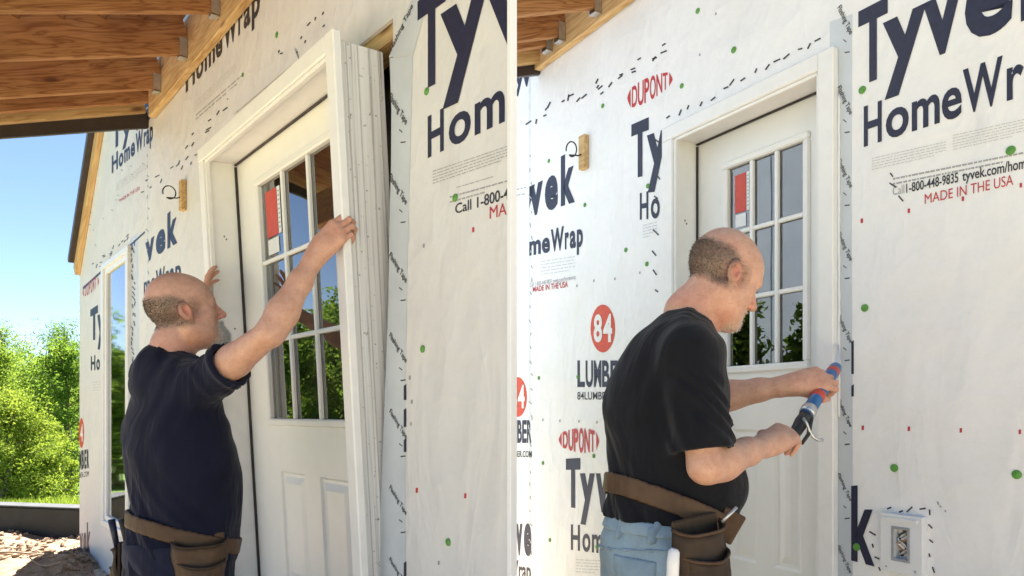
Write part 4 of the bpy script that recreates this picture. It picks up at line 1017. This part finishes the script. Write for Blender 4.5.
    for sd in ('R', 'L'):
        sh, el = np.array(J['sh'+sd]), np.array(J['el'+sd]); u_ = el-sh; L_ = np.linalg.norm(u_); ud = u_/L_; sl_ = T['sleeve'+sd]
        end = sh+ud*sl_
        SV = Vol(np.minimum(sh, end)-.16, np.maximum(sh, end)+.16, S.v)
        SV.lo = S.lo+np.round((SV.lo-S.lo)/S.v)*S.v; SV.ax = [(SV.lo[i]+S.v*np.arange(SV.n[i])).astype(np.float32) for i in range(3)]
        SV.cone(sh, end+ud*.03, .070, T.get('hem'+sd, .072), .0)
        X2, Y2, Z2 = SV.ax[0][:, None, None], SV.ax[1][None, :, None], SV.ax[2][None, None, :]
        along = (X2-sh[0])*ud[0]+(Y2-sh[1])*ud[1]+(Z2-sh[2])*ud[2]
        g = SV.F-.0050*np.sin(along*62+9*np.sin(X2*22+Z2*14))*np.clip(along/.1, 0, 1)
        g = np.maximum(g, along-sl_)
        # hollow the cuff round the arm
        px, py, pz = X2-sh[0], Y2-sh[1], Z2-sh[2]; dr = np.sqrt(np.maximum(px**2+py**2+pz**2-along**2, 0))-.0595
        g = np.maximum(g, -np.maximum(dr, sl_-.035-along))
        off = np.round((SV.lo-S.lo)/S.v).astype(int); a0 = np.maximum(off, 0); b0 = np.minimum(off+SV.n, S.n)
        sl2 = tuple(slice(a, b) for a, b in zip(a0, b0)); gs = tuple(slice(a-o, b-o) for a, b, o in zip(a0, b0, off))
        S.F[sl2] = smin(S.F[sl2], g[gs].astype(np.float32), .022)
    # neck opening
    na = unit(hc-hu*.03-nb); S.cone(nb+na*.10, nb-na*.035+f*.006, T.get('col', .072), T.get('col', .072), .004, 'cut')
    # hem
    hz_ = T['hem_h']; S.half(np.array((0, 0, hz_)), (0, 0, -1), S.lo, S.lo+S.v*S.n)
    Vs, Fs = S.mesh(); big_mesh('shirt', Vs, Fs, shirt_mat, e, base)
    # --- belt: a band that follows the shirt
    bc, bn = np.array(T['belt'][0]), unit(T['belt'][1]); X, Y, Z = S.ax[0][:, None, None], S.ax[1][None, :, None], S.ax[2][None, None, :]
    dist = (X-bc[0])*bn[0]+(Y-bc[1])*bn[1]+(Z-bc[2])*bn[2]
    near = np.sqrt((X-J['pel'][0])**2+(Y-J['pel'][1])**2) - .30
    bf = np.maximum(np.maximum(F0-.011, -(F0-.001)), np.maximum(np.abs(dist)-T['belt'][2], near)).astype(np.float32)
    Vs, Fs = S.mesh(bf); big_mesh('tool_belt', Vs, Fs, LEATHER, e, base, None, 1)
    T['F0'] = F0; T['S'] = S
    # --- trousers
    pel = np.array(J['pel']); lo3 = np.array((min(J['ftR'][0], J['ftL'][0], pel[0])-.30, min(J['ftR'][1], J['ftL'][1], pel[1])-.30, base[2]-.0)); hi3 = np.array((max(J['ftR'][0], J['ftL'][0], pel[0])+.30, max(J['ftR'][1], J['ftL'][1], pel[1])+.30, pel[2]+.14))
    D = Vol(lo3, hi3, .0075)
    D.ell(pel-UP*.02-f*.012, A, (.148, .182, .19), .03)
    for sd, q in (('R', 1), ('L', -1)):
        ft = np.array(J['ft'+sd]); hip = pel+r*q*.095-UP*.06; kn = (hip+ft)/2+f*.03+UP*.03
        D.ell(hip-f*.035-UP*.03, A, (.09, .10, .12), .05)
        D.chain([hip, kn, ft+UP*.075], [.102, .077, .068], .03)
    X, Y, Z = D.ax[0][:, None, None], D.ax[1][None, :, None], D.ax[2][None, None, :]
    px, py, pz = X-pel[0], Y-pel[1], Z-pel[2]; a_ = px*f[0]+py*f[1]; b_ = px*r[0]+py*r[1]
    D.F += (-.004*np.sin(40*(pz+.4*a_)+3*np.sin(9*b_+5*a_))**3).astype(np.float32)
    D.half(pel+UP*T.get('waist', .10), (0, 0, 1), D.lo, D.lo+D.v*D.n); D.half(np.array((0, 0, base[2]+.05)), (0, 0, -1), D.lo, D.lo+D.v*D.n)
    Vs, Fs = D.mesh(); jn = big_mesh('trousers', Vs, Fs, jeans_mat, e, base)
    T['D'] = D
    for sd in ('R', 'L'):
        ft = np.array(J['ft'+sd]); B_ = Vol(ft-np.array((.25, .25, .05)), ft+np.array((.25, .25, .22)), .008)
        B_.cone(ft-f*.03+UP*.05, ft+f*.15+UP*.035, .05, .04, .02); B_.cone(ft+UP*.03-f*.02, ft+UP*.14-f*.01, .05, .058, .03); B_.half(np.array((0, 0, base[2]+.002)), (0, 0, -1), B_.lo, B_.lo+B_.v*B_.n)
        Vs, Fs = B_.mesh(); big_mesh('boot', Vs, Fs, BOOT, e, base)
    return e
def surf_point(T, c, d, off=0.0):
    """walk from c along d until outside the shirt/trouser field"""
    S = T['S']; F = T['F0']; p = np.array(c, float); d = unit(d)
    for _ in range(200):
        i = np.clip(np.round((p-S.lo)/S.v).astype(int), 0, S.n-1)
        if F[tuple(i)] > off: return p
        p = p+d*.004
    return p
def sdf_part(name, parent, base, mat, lo, hi, vox, fn, relax=1):
    V = Vol(lo, hi, vox); fn(V); Vs, Fs = V.mesh(); return big_mesh(name, Vs, Fs, mat, parent, base, None, relax)
def pouch(e, base, c, out, up, w, h, d, mat, mat2, name='tool_pouch'):
    """leather pouch: stiff back plate, two stacked open pockets with rolled lips"""
    out = unit(out); up = unit(np.array(up)-out*np.dot(up, out)); lat = np.cross(up, out); c = np.array(c, float)-base
    o = MB().box(-w*.46, w*.46, -.005, .005, -h*.5, h*.38, .004).build(name, mat, e)
    M = Matrix(((lat[0], out[0], up[0], c[0]), (lat[1], out[1], up[1], c[1]), (lat[2], out[2], up[2], c[2]), (0, 0, 0, 1))); o.matrix_local = M
    rg = random.Random(int(1000*abs(c[0])))
    for (zt, zb_, dd, ww) in ((.30, -.50, d, 1.0), (.05, -.47, d*1.55, .84)):
        v = []; f = []; n, mm = 17, 11; lip = []
        for i in range(mm):
            t = i/(mm-1); z = h*(zb_+(zt-zb_)*t); bl = math.sin(min(1, t*1.25+.05)*math.pi*.5)**.7*(1+.10*math.sin(t*5)); wd = w*.5*ww*(.80+.20*t)
            for k in range(n):
                a = math.pi*k/(n-1); y = .004+dd*bl*max(0, math.sin(a))**.75; dip = -.016*math.sin(a)*t*t
                p = (wd*math.cos(a)+.003*math.sin(z*60+a*3), y+.003*math.sin(a*5+z*40), z+dip); v.append(p)
                if i == mm-1: lip.append((p[0], p[1]+.001, p[2]+.002))
            if i: f += [((i-1)*n+k, (i-1)*n+k+1, i*n+k+1, i*n+k) for k in range(n-1)]
        pk = mobj('pocket', v, f, mat, o, True); md = pk.modifiers.new('t', 'SOLIDIFY'); md.thickness = .004
        MB().tube(lip, .0042, 6).build('pocket_lip', mat2, o, True)
    return o

# ---- man on the left: back three-quarter, right arm raised to the casing
fL = unit((.64, .77, 0)); rL = np.array((fL[1], -fL[0], 0)); hfL = unit((.83, .53, .24)); hfL = unit(hfL); hrL = unit(np.cross(hfL, UP)); huL = np.cross(hrL, hfL)
_n = np.array((LW.n[0], LW.n[1], 0)); _u = np.array((LW.u[0], LW.u[1], 0))
zc = LW.z(330, .145); gripR = np.array(P(331, 226, zc)); zl = LW.z(203, .17); gripL = np.array(P(206, 279, zl))
print('GRIPS', gripR, gripL, zc, zl)
JL = dict(pel=P(178, 545, 2.42), chest=P(180, 430, 2.44), neck=P(172, 354, 2.42), head=P(186, 314, 2.43),
          shR=P(202, 386, 2.33), elR=P(270, 333, 2.17), wrR=P(318, 252, 2.25), handR=P(341, 228, 2.25),
          shL=P(152, 374, 2.62), elL=P(172, 345, 2.92), wrL=P(203, 308, zl-.06), handL=P(207, 280, zl-.055),
          ftR=(-1.02, 2.22, .0), ftL=(-1.22, 2.62, .0))
cu = (.25, 1.2, 1.0)
TL = dict(f=fL, r=rL, hf=hfL, hr=hrL, hu=huL, hs=1.0, hnR=_n*.6+_u*.6+UP*.15, hnL=_n*.9-_u*.4, curlR=[(.35, 1.05, .7), (.40, 1.1, .7), (.45, 1.15, .7), (.5, 1.2, .7)], curlL=[(.08, .25, .2), (.12, .3, .2), (.2, .35, .25), (.3, .45, .3)],
          sideR=-1, sideL=1, thR=(.25, 1.0), thL=(.9, .1), sleeveR=.155, sleeveL=.17, hemR=.076, hem_h=.60, waist=.02,
          torso=[('chest', (-.005, 0, .05), (.125, .185, .17)), ('chest', (-.03, -.005, -.05), (.130, .188, .20)), ('pel', (.035, 0, .25), (.160, .196, .17)), ('pel', (.035, 0, .11), (.168, .192, .18)), ('pel', (.01, 0, -.04), (.158, .188, .19)), ('pel', (0, 0, -.16), (.160, .190, .16)), ('neck', (-.03, 0, -.09), (.085, .15, .075))],
          belt=(P(180, 531, 2.42), unit(UP+fL*.30+rL*.10), .026))
pL = person('person', 'bald man in navy T-shirt and leather tool belt, arm raised to hold the tipped door', (-1.12, 2.42, 0), JL, TL, 1.0, SHIRT, mat_cloth('navy_trousers', (.012, .014, .035), 300, .4), {})
bL = np.array((-1.12, 2.42, 0.0))
q = surf_point(TL, np.array(P(190, 545, 2.42)), rL*.9-fL*.05, .02); pouch(pL, bL, np.array(P(199, 563, q[1])), rL*.95-fL*.25, UP, .17, .24, .06, LEATHER, LEATHER_D)
q = surf_point(TL, np.array(P(180, 540, 2.42)), -rL*.85-fL*.3, .02); pouch(pL, bL, q-UP*.11, -rL*.9-fL*.35, UP, .13, .26, .05, LEATHER_D, LEATHER_D)
m = MB()
for k, (dx, dz, l) in enumerate(((-.035, .02, .13), (.0, .03, .12), (.03, .0, .10))):
    p = q-UP*.06-bL+np.array((dx, -.03, dz)); MB().tube([tuple(p), tuple(p+np.array((-.015, -.01, l*.8)))], [.009, .012], 8).build('tool_handle', NAVY if k == 0 else (RUBBER if k == 1 else METAL), pL, True)

# ---- man on the right: profile, both hands on the caulking gun
fR = unit((.94, .34, 0)); rR = np.array((fR[1], -fR[0], 0)); hfR = unit((.90, .20, -.50)); hrR = unit(np.cross(hfR, UP)); huR = np.cross(hrR, hfR)
JR = dict(pel=P(664, 543, 1.93), chest=P(670, 410, 1.93), neck=P(689, 323, 1.92), head=P(723, 280, 1.92),
          shR=P(690, 356, 1.77), elR=P(705, 466, 1.73), wrR=P(770, 444, 1.93), handR=P(800, 424, 2.03),
          shL=P(690, 350, 2.10), elL=P(706, 398, 2.28), wrL=P(792, 385, 2.20), handL=P(823, 378, 2.19),
          ftR=(.42, 1.78, .04), ftL=(.36, 2.05, .04))
g_a, g_b = np.array(P(829, 372, 2.25)), np.array(P(797, 424, 2.06)); gd = unit(g_a-g_b)
grip = (1.15, 1.25, .8)
TR = dict(f=fR, r=rR, hf=hfR, hr=hrR, hu=huR, hs=.95, hnR=np.array((-.35, -.75, .55)), hnL=np.array((-.45, -.75, .35)), curlR=[(.7, 1.2, .7)]*4, curlL=[(.75, 1.2, .8)]*4,
          sideR=-1, sideL=1, thR=(.6, .6), thL=(.5, .6), sleeveR=.235, sleeveL=.2, hemR=.078, hem_h=P(640, 517, 1.93)[2], waist=.085,
          torso=[('chest', (-.015, 0, .05), (.135, .175, .17)), ('chest', (-.02, 0, -.06), (.145, .175, .20)), ('pel', (.050, 0, .155), (.175, .185, .15)), ('pel', (-.005, 0, .03), (.150, .175, .16)), ('neck', (-.035, 0, -.072), (.095, .15, .082))],
          belt=(P(645, 493, 1.80), unit(UP+fR*.42+rR*.02), .026))
pR = person('person', 'bald man in black T-shirt and blue jeans, sealing the door edge with a caulking gun', (.41, 1.92, .04), JR, TR, .10, SHIRTK, DENIM, {})
bR = np.array((.41, 1.92, .04))
q = np.array(P(697, 556, 1.72)); pouch(pR, bR, q, rR*.95+fR*.15, UP-fR*.1, .155, .25, .05, LEATHER_D, LEATHER)
# hammer strap hanging beside the pouch, and the tools it holds
q2 = np.array(P(729, 524, 1.78))-bR
o = MB().box(-.028, .028, -.004, .004, -.045, .035, .004).build('strap_loop', LEATHER, pR); o.matrix_local = Matrix.Translation(q2) @ Matrix.Rotation(R_(-20), 4, 'Z') @ Matrix.Rotation(R_(28), 4, 'Y')
p = np.array(P(673, 562, 1.62))-bR; MB().tube([tuple(p+np.array((.004, 0, .03))), tuple(p+np.array((.002, 0, .024))), tuple(p), tuple(p-np.array((.004, 0, .16)))], [.008, .013, .0145, .014], 12).build('tool_handle', PLASTIC, pR, True)
p = np.array(P(722, 522, 1.70))-bR; MB().tube([tuple(p), tuple(p+np.array((.035, 0, .035)))], [.004, .004], 8).build('nail_punch', METAL, pR, True)
p = np.array(P(725, 566, 1.70))-bR; MB().tube([tuple(p+np.array((.004, 0, .02))), tuple(p-np.array((.014, 0, .10)))], [.006, .008], 8).build('tool_handle', METAL, pR, True)
# jeans details: waistband, back pocket and belt loops lying on the denim
D = TR['D']; X, Y, Z = D.ax[0][:, None, None], D.ax[1][None, :, None], D.ax[2][None, None, :]
pel = np.array(JR['pel']); px, py, pz = X-pel[0], Y-pel[1], Z-pel[2]; a_ = px*fR[0]+py*fR[1]; b_ = px*rR[0]+py*rR[1]
def denim_patch(name, cond, th, mat):
    F_ = np.maximum(np.maximum(D.F-th, -(D.F+.006)), cond).astype(np.float32); Vs, Fs = D.mesh(F_)
    if len(Fs): big_mesh(name, Vs, Fs, mat, pR, bR, None, 1)
DENIM2 = mat_cloth('denim_seam', (.23, .32, .40), 420, .25, .85, .1)
denim_patch('waistband', np.abs(pz-.058)-.019, .0075, DENIM)
denim_patch('back_pocket', np.maximum(np.maximum(np.abs(b_-.085)-.065, np.abs(pz+.085)-.075), a_+.02), .006, DENIM2)
for bb in (.03, .13): denim_patch('belt_loop', np.maximum(np.maximum(np.abs(b_-bb)-.008, np.abs(pz-.055)-.032), a_), .014, DENIM2)
denim_patch('belt_loop', np.maximum(np.maximum(np.abs(a_+.02)-.008, np.abs(pz-.055)-.032), -b_), .014, DENIM2)
denim_patch('yoke_seam', np.maximum(np.abs(pz+.005-b_*.12)-.005, a_-.03), .006, DENIM2)

# ------------------------------------------------------------------ caulking gun in the right man's hands
A_, B_ = np.array(P(836, 367, 2.29)), np.array(P(801, 423, 2.06)); ax_ = unit(A_-B_); gb = B_
BLUE = plain('blue_enamel', (.035, .13, .33), .35, .12, 30); RED = plain('red_enamel', (.55, .06, .03), .4, .1, 30); BLACKP = plain('black_grip', (.02, .02, .022), .5, .2, 40)
gun = empty('caulking_gun', Matrix.Translation(gb), 'blue and red caulking gun gripped by the man in jeans', 'caulking gun')
def gp(t, o=(0, 0, 0)): return tuple((A_-B_)*t+np.array(o))
MB().tube([gp(.12), gp(.97), gp(1.0)], [.0195, .0195, .017], 18).build('barrel', BLUE, gun, True)
MB().tube([gp(.40), gp(.42), gp(.47), gp(.49)], [.0196, .0212, .0212, .0196], 18).build('lock_ring', RED, gun, True)
MB().tube([gp(.86), gp(.87), gp(.91), gp(.92)], [.0196, .0206, .0206, .0196], 18).build('lock_ring', RED, gun, True)
MB().tube([gp(.14), gp(.15), gp(.22), gp(.24)], [.020, .0235, .0235, .020], 18).build('end_cap', METAL, gun, True)
tip = np.array(RW.w(c_r+.010, 1.24+(HZ-346)/FPX*RW.z(831, .02), .020))-B_
MB().tube([gp(1.0), gp(1.04), tuple(tip)], [.016, .011, .004], 12).build('nozzle', PLASTIC, gun, True)
hd = unit(np.array((-.55, -.25, -.75)))
MB().tube([gp(.12), gp(.02), tuple(hd*.04), tuple(hd*.09+np.array((-.01, 0, 0)))], [.018, .020, .016, .014], 12).build('handle', BLACKP, gun, True)
MB().tube([gp(.14, (.008, -.014, -.010)), tuple(np.array((.010, -.030, -.030))), tuple(np.array((-.012, -.035, -.058)))], [.007, .006, .005], 8).build('trigger', BLACKP, gun, True)
hk = [tuple(np.array(P(x, y, 2.03))-B_) for x, y in ((803, 418), (807, 424), (809.5, 431), (813, 437), (818, 440), (823, 440))]
MB().tube(hk, .0042, 8).build('push_rod', METAL, gun, True)
# ------------------------------------------------------------------ low black wall, dirt, grass, trees
def mat_black():
    m, t, b = newmat('black_waterproofing'); c = coords(t); n = noise(t, c, 5, 6, .65); r = ramp(t, n.outputs[0], [(.3, (.004, .004, .0045)), (.6, (.010, .010, .011)), (.8, (.03, .028, .026))])
    t.links.new(r.outputs[0], b.inputs['Base Color']); b.inputs['Roughness'].default_value = .55; bump(t, b, n.outputs[0], .4, .02); return m
y0 = 7.35; k0, k1 = P(-40, 502, y0), P(84, 513, 7.0)
bw = empty('foundation_wall', Matrix.Translation((k0[0], k0[1], 0)), 'low black coated foundation wall in front of the trees', 'wall')
dx = Vector((k1[0]-k0[0], k1[1]-k0[1], 0)); ln_ = dx.length; ang = math.atan2(dx.y, dx.x)
body = MB().box(0, ln_, 0, .2, -.3, (k0[2]+k1[2])/2, .01).build('wall_body', mat_black(), bw); body.rotation_euler = (0, 0, ang)
cp = MB().box(-.01, ln_, -.012, .212, (k0[2]+k1[2])/2+.0005, (k0[2]+k1[2])/2+.018, .004).build('wall_cap', plain('dark_edge', (.045, .045, .045), .7, .3, 8), bw); cp.rotation_euler = (0, 0, ang)
# heaped dirt along the wall: a lumpy bank and loose clods
def mat_dirt():
    m, t, b = newmat('loose_dirt'); c = coords(t); n = noise(t, c, 9, 6, .7); n2 = noise(t, c, 60, 4, .7)
    r = ramp(t, n.outputs[0], [(.3, (.17, .105, .06)), (.5, (.30, .205, .125)), (.75, (.50, .395, .28))]); r2 = ramp(t, n2.outputs[0], [(.3, (.6, .55, .5)), (.6, (1, 1, 1))])
    t.links.new(mixc(t, .9, r.outputs[0], r2.outputs[0], 'MULTIPLY'), b.inputs['Base Color']); b.inputs['Roughness'].default_value = .95; bump(t, b, n2.outputs[0], .7, .02); return m
DIRT = mat_dirt()
nx, ny = 150, 60
uu = np.linspace(-7.5, -2.6, nx); vv = np.linspace(5.0, 7.5, ny); U, W_ = np.meshgrid(uu, vv, indexing='ij')
rng = np.random.RandomState(4)
Zb = np.zeros_like(U)
for k in range(60):
    fx_, fy_, ph, am = rng.uniform(-9, 9), rng.uniform(-9, 9), rng.uniform(0, 6.28), rng.uniform(.4, 1)
    fr_q = math.hypot(fx_, fy_)+1; Zb += am*np.sin(fx_*U+fy_*W_+ph)/fr_q
Zb += .5*np.abs(np.sin(U*13+3*np.sin(W_*9)))*np.abs(np.sin(W_*15+2*np.sin(U*7)))*.3
edge = np.clip((U+7.5)/.5, 0, 1)*np.clip((-2.6-U)/.5, 0, 1)*np.clip((W_-5.0)/.8, 0, 1)*np.clip((7.5-W_)/.1, 0, 1)
lift = np.clip((W_-5.6)/1.5, 0, 1)**1.4*.03
gv = np.stack([U, W_, -.05+edge*(.045+lift+.045*Zb)], -1).reshape(-1, 3); gf = [(i*ny+j, (i+1)*ny+j, (i+1)*ny+j+1, i*ny+j+1) for i in range(nx-1) for j in range(ny-1)]
prop(mobj('dirt_bank', gv, gf, DIRT, None, True), 'heaped tan dirt at the foot of the black wall', 'dirt', None, 'stuff')
V = []; F = []; rg = random.Random(9)
ico = bmesh.new(); bmesh.ops.create_icosphere(ico, subdivisions=1, radius=1); iv = [v.co.copy() for v in ico.verts]; if_ = [tuple(v.index for v in f.verts) for f in ico.faces]; ico.free()
for k in range(2600):
    x, y = rg.uniform(-7.3, -2.8), 5.2+2.0*rg.random()**.7; r = .006+.032*rg.random()**3.5; b = len(V)
    i, j = min(nx-1, int((x+7.5)/4.9*(nx-1))), min(ny-1, int((y-5)/2.5*(ny-1))); z = gv[i*ny+j][2]
    q = Matrix.Rotation(rg.uniform(0, 6), 3, 'Z') @ Matrix.Rotation(rg.uniform(0, 3), 3, 'X'); sx, sy, sz = rg.uniform(.7, 1.5), rg.uniform(.6, 1.1), rg.uniform(.4, .8)
    for v in iv:
        w = q @ Vector((v.x*sx, v.y*sy, v.z*sz)); w *= r*rg.uniform(.8, 1.15); V.append((x+w.x, y+w.y, z+w.z+r*.2))
    F += [tuple(a+b for a in f) for f in if_]
prop(mobj('dirt_clods', V, F, DIRT, None), 'loose clods of tan dirt scattered by the black wall', 'dirt', None, 'stuff')
# roots and sticks in the dirt
for k, (x, y, ll, a) in enumerate(((22, 562, .9, .2), (8, 560, .6, 1.2), (44, 570, .5, 2.6))):
    z_ = FPX*EH/(y-HZ); p = P(x, y, z_); pts = [(p.x+ll*(t-.5)*math.cos(a), p.y+ll*(t-.5)*math.sin(a), .06+.03*math.sin(t*5+k)) for t in np.linspace(0, 1, 6)]
    b = Vector((p.x, p.y, 0)); prop(mobj('stick', *(lambda m: (m.v, m.f))(MB().tube([tuple(Vector(q)) for q in pts], [.012, .011, .01, .008, .007, .004], 6)), plain('dry_stick', (.30, .22, .15), .9), None, True),
        ('longest dry stick lying on the dirt left of the house corner', 'short dry stick at the left edge of the dirt', 'small dry stick on the dirt nearest the house corner')[k], 'stick', 'sticks on the dirt')
# grass
def mat_leaf(name, a, b_, c_, tr=.45):
    m, t, b = newmat(name); oi = N(t, 'ShaderNodeNewGeometry'); n = noise(t, coords(t), 1.1, 3, .6)
    mx = N(t, 'ShaderNodeMath', operation='MULTIPLY_ADD'); mx.inputs[1].default_value = .55; t.links.new(oi.outputs['Random Per Island'], mx.inputs[0])
    m2 = N(t, 'ShaderNodeMath', operation='MULTIPLY'); m2.inputs[1].default_value = .5; t.links.new(n.outputs[0], m2.inputs[0]); t.links.new(m2.outputs[0], mx.inputs[2])
    r = ramp(t, mx.outputs[0], [(.1, a), (.5, b_), (.9, c_)])
    t.nodes.remove(b); df = N(t, 'ShaderNodeBsdfDiffuse'); tl_ = N(t, 'ShaderNodeBsdfTranslucent'); sh = N(t, 'ShaderNodeMixShader'); sh.inputs[0].default_value = tr
    t.links.new(r.outputs[0], df.inputs[0]); t.links.new(mixc(t, 1.0, r.outputs[0], (1.0, 1.0, .55), 'MULTIPLY'), tl_.inputs[0])
    t.links.new(df.outputs[0], sh.inputs[1]); t.links.new(tl_.outputs[0], sh.inputs[2]); t.links.new(sh.outputs[0], t.nodes['Material Output'].inputs[0]); return m
LEAVES = [mat_leaf('spring_leaves', (.11, .18, .036), (.23, .32, .066), (.34, .42, .115), .55), mat_leaf('mid_leaves', (.075, .14, .03), (.165, .26, .052), (.27, .35, .09), .55), mat_leaf('yellow_leaves', (.14, .20, .032), (.25, .32, .06), (.37, .42, .11), .5)]
BARK = plain('bark', (.13, .10, .075), .9, .35, 14, bmp=.5)
ng = 16000; rr_ = np.random.RandomState(3)
gx_ = rr_.uniform(-13, -4.2, ng); gy_ = 7.8+rr_.uniform(0, 1, ng)**1.3*9; gz_ = gz(gx_, gy_)-.03; ht = rr_.uniform(.08, .26, ng); an = rr_.uniform(0, 6.28, ng); bw_ = rr_.uniform(.008, .016, ng)
tx, ty = rr_.normal(0, .35, ng)*ht, rr_.normal(0, .35, ng)*ht
c_, s_ = np.cos(an)*bw_, np.sin(an)*bw_
gv = np.stack([np.stack([gx_-c_, gy_-s_, gz_], 1), np.stack([gx_+c_, gy_+s_, gz_], 1), np.stack([gx_+tx, gy_+ty, gz_+ht], 1)], 1).reshape(-1, 3)
prop(mobj('grass', gv, [(3*i, 3*i+1, 3*i+2) for i in range(ng)], LEAVES[2]), 'sunlit grass behind the black wall', 'grass', None, 'stuff')
# trees
def leaves_at(cs, rad, nleaf, size, rs):
    k = rs.randint(0, len(cs), nleaf); d = rs.normal(0, 1, (nleaf, 3)); d /= np.linalg.norm(d, axis=1)[:, None]; d *= (rs.uniform(0, 1, nleaf)**.45)[:, None]
    p = cs[k]+d*rad[k][:, None]*np.array((1, 1, .8))
    a = rs.normal(0, 1, (nleaf, 3)); a /= np.linalg.norm(a, axis=1)[:, None]; b = np.cross(a, rs.normal(0, 1, (nleaf, 3))); b /= np.linalg.norm(b, axis=1)[:, None]
    sz = size*rs.uniform(.6, 1.3, nleaf)[:, None]; a *= sz; b *= sz*.55
    return np.stack([p-a, p-b*.9, p+a, p+b*.9], 1).reshape(-1, 3)
def tree_geo(base, H, R, seed, nleaf, size, low=.1, nl=34):
    rs = np.random.RandomState(seed); base = np.array(base, float); tb = MB(); cs = []; rad = []
    top = base+np.array((rs.normal(0, .05)*H, rs.normal(0, .05)*H, H*.82)); pts = [base+(top-base)*t+np.array((rs.normal(0, .02)*H, rs.normal(0, .02)*H, 0))*(t > 0) for t in np.linspace(0, 1, 7)]
    r0 = .025*H+.03; tb.tube([tuple(p) for p in pts], [r0*(1-.85*t) for t in np.linspace(0, 1, 7)], 7)
    for k in range(nl):
        t = low+(1-low)*(k+rs.uniform(0, 1))/nl; p = base+(top-base)*t; a = k*2.4+rs.uniform(-.4, .4); prof = math.sin(math.pi*min(1, .22+.78*t)**.9)**.7*(1.05-.3*t)
        L = R*prof*rs.uniform(.6, 1.08); e = p+np.array((math.cos(a)*L, math.sin(a)*L, L*rs.uniform(.05, .5)+.12*H*t)); m = (p+e)/2+np.array((0, 0, .06*L))
        tb.tube([tuple(p), tuple(m), tuple(e)], [r0*.32*(1-.6*t), r0*.2*(1-.6*t), r0*.06], 5)
        for q in (.5, .78, 1.0):
            cs.append(p+(e-p)*q+rs.normal(0, .06, 3)*R); rad.append(R*rs.uniform(.14, .30)*(.75+.4*q))
    cs = np.array(cs); rad = np.array(rad); lv = leaves_at(cs, rad, nleaf, size, rs)
    return tb, lv
def tree(name, label, base, H, R, seed, nleaf, size, lm, low=.08, group='trees behind the black wall'):
    e = empty(name, Matrix.Translation(base), label, 'tree', group); tb, lv = tree_geo((0, 0, 0), H, R, seed, nleaf, size, low)
    tb.build('trunk', BARK, e, True, fix=False); n = len(lv)//4
    mobj('crown', lv, [(4*i, 4*i+1, 4*i+2, 4*i+3) for i in range(n)], lm, e); return e
def at(x, ytop, z, drop=0.0):
    p = P(x, ytop, z); b = float(gz(np.array(p.x), np.array(p.y)))-.05; return (p.x, p.y, b), p.z-b
for k, (x, yt, z, R, lm, lab) in enumerate((
        (4, 392, 19, 1.75, 2, 'round yellow-green bush-like tree at the left edge, nearest the black wall'),
        (34, 415, 20, 1.1, 2, 'low yellow-green sapling at the foot of the leftmost bushy tree'),
        (72, 338, 27, 2.1, 1, 'mid green tree right beside the house corner'),
        (38, 350, 30, 2.3, 0, 'tall leafy tree between the left edge and the house corner'),
        (-12, 345, 31, 2.6, 0, 'tall bright tree cut by the left edge of the picture'),
        (58, 318, 42, 3.2, 1, 'tallest tree behind, its crown against the sky by the house'),
        (12, 322, 46, 3.6, 0, 'far pale tree whose crown tops the left edge'))):
    b, H = at(x, yt, z); tree('tree', lab, b, H*1.02, R, 20+k, 20000 if z < 29 else 16000, .042 if z < 25 else .06, LEAVES[lm], .04)
# the wood beyond: hillside trees that read as one mass, also on the left outside the frame
V = []; tv = MB(); rs = np.random.RandomState(77)
spots = []
for k in range(46):
    a = R_(rs.uniform(-78, -27)); d = rs.uniform(34, 62) if a < R_(-38) else rs.uniform(55, 95); spots.append((a, d))
for k, (a, d) in enumerate(spots):
    x, y = d*math.sin(a), d*math.cos(a); zb_ = float(gz(np.array(x), np.array(y))); H = rs.uniform(6.5, 9.0)
    tb, lv = tree_geo((x, y, zb_-.1), H, H*.36, 200+k, 5000, .15, .05, 22); V.append(lv); tv.add(tb.v, tb.f)
V = np.concatenate(V); n = len(V)//4
wd_o = prop(mobj('woodland', V, [(4*i, 4*i+1, 4*i+2, 4*i+3) for i in range(n)], LEAVES[1]), 'mass of green woodland on the slope beyond the yard', 'woodland', None, 'stuff')
tt = mobj('woodland_trunks', tv.v, tv.f, BARK, wd_o); tt['kind'] = 'stuff'

# bushes added in the unseen gap, only to mirror green in the right door
for k, (x, y, H, R, lab) in enumerate(((-.30, 2.78, 2.05, .27, 'unseen added bush, mirrored in the lower right panes of the right door'), (-.40, 3.10, 2.20, .32, 'unseen added bush, mirrored in the lower middle panes of the right door'), (-.52, 3.45, 2.35, .36, 'tallest unseen added bush, mirrored in the lower left panes of the right door'))):
    e = empty('bush', Matrix.Translation((x, y, -.03)), lab, 'bush', 'added bushes mirrored in the door'); tb, lv = tree_geo((0, 0, 0), H, R, 400+k, 9000, .024, .05, 40)
    q = lv.reshape(-1, 4, 3); c4 = q.mean(1)+np.array((x, y, 0)); ok = (c4[:, 0] < -.05) & (c4[:, 0] > 2.02-.836*c4[:, 1]); lv = q[ok].reshape(-1, 3)   # trimmed clear of the walls
    MB().tube([(0, 0, 0), (.02, .01, H*.4), (-.02, 0, H*.75)], [.02, .015, .006], 7).build('stem', BARK, e, True); mobj('foliage', lv, [(4*i, 4*i+1, 4*i+2, 4*i+3) for i in range(len(lv)//4)], LEAVES[1], e)
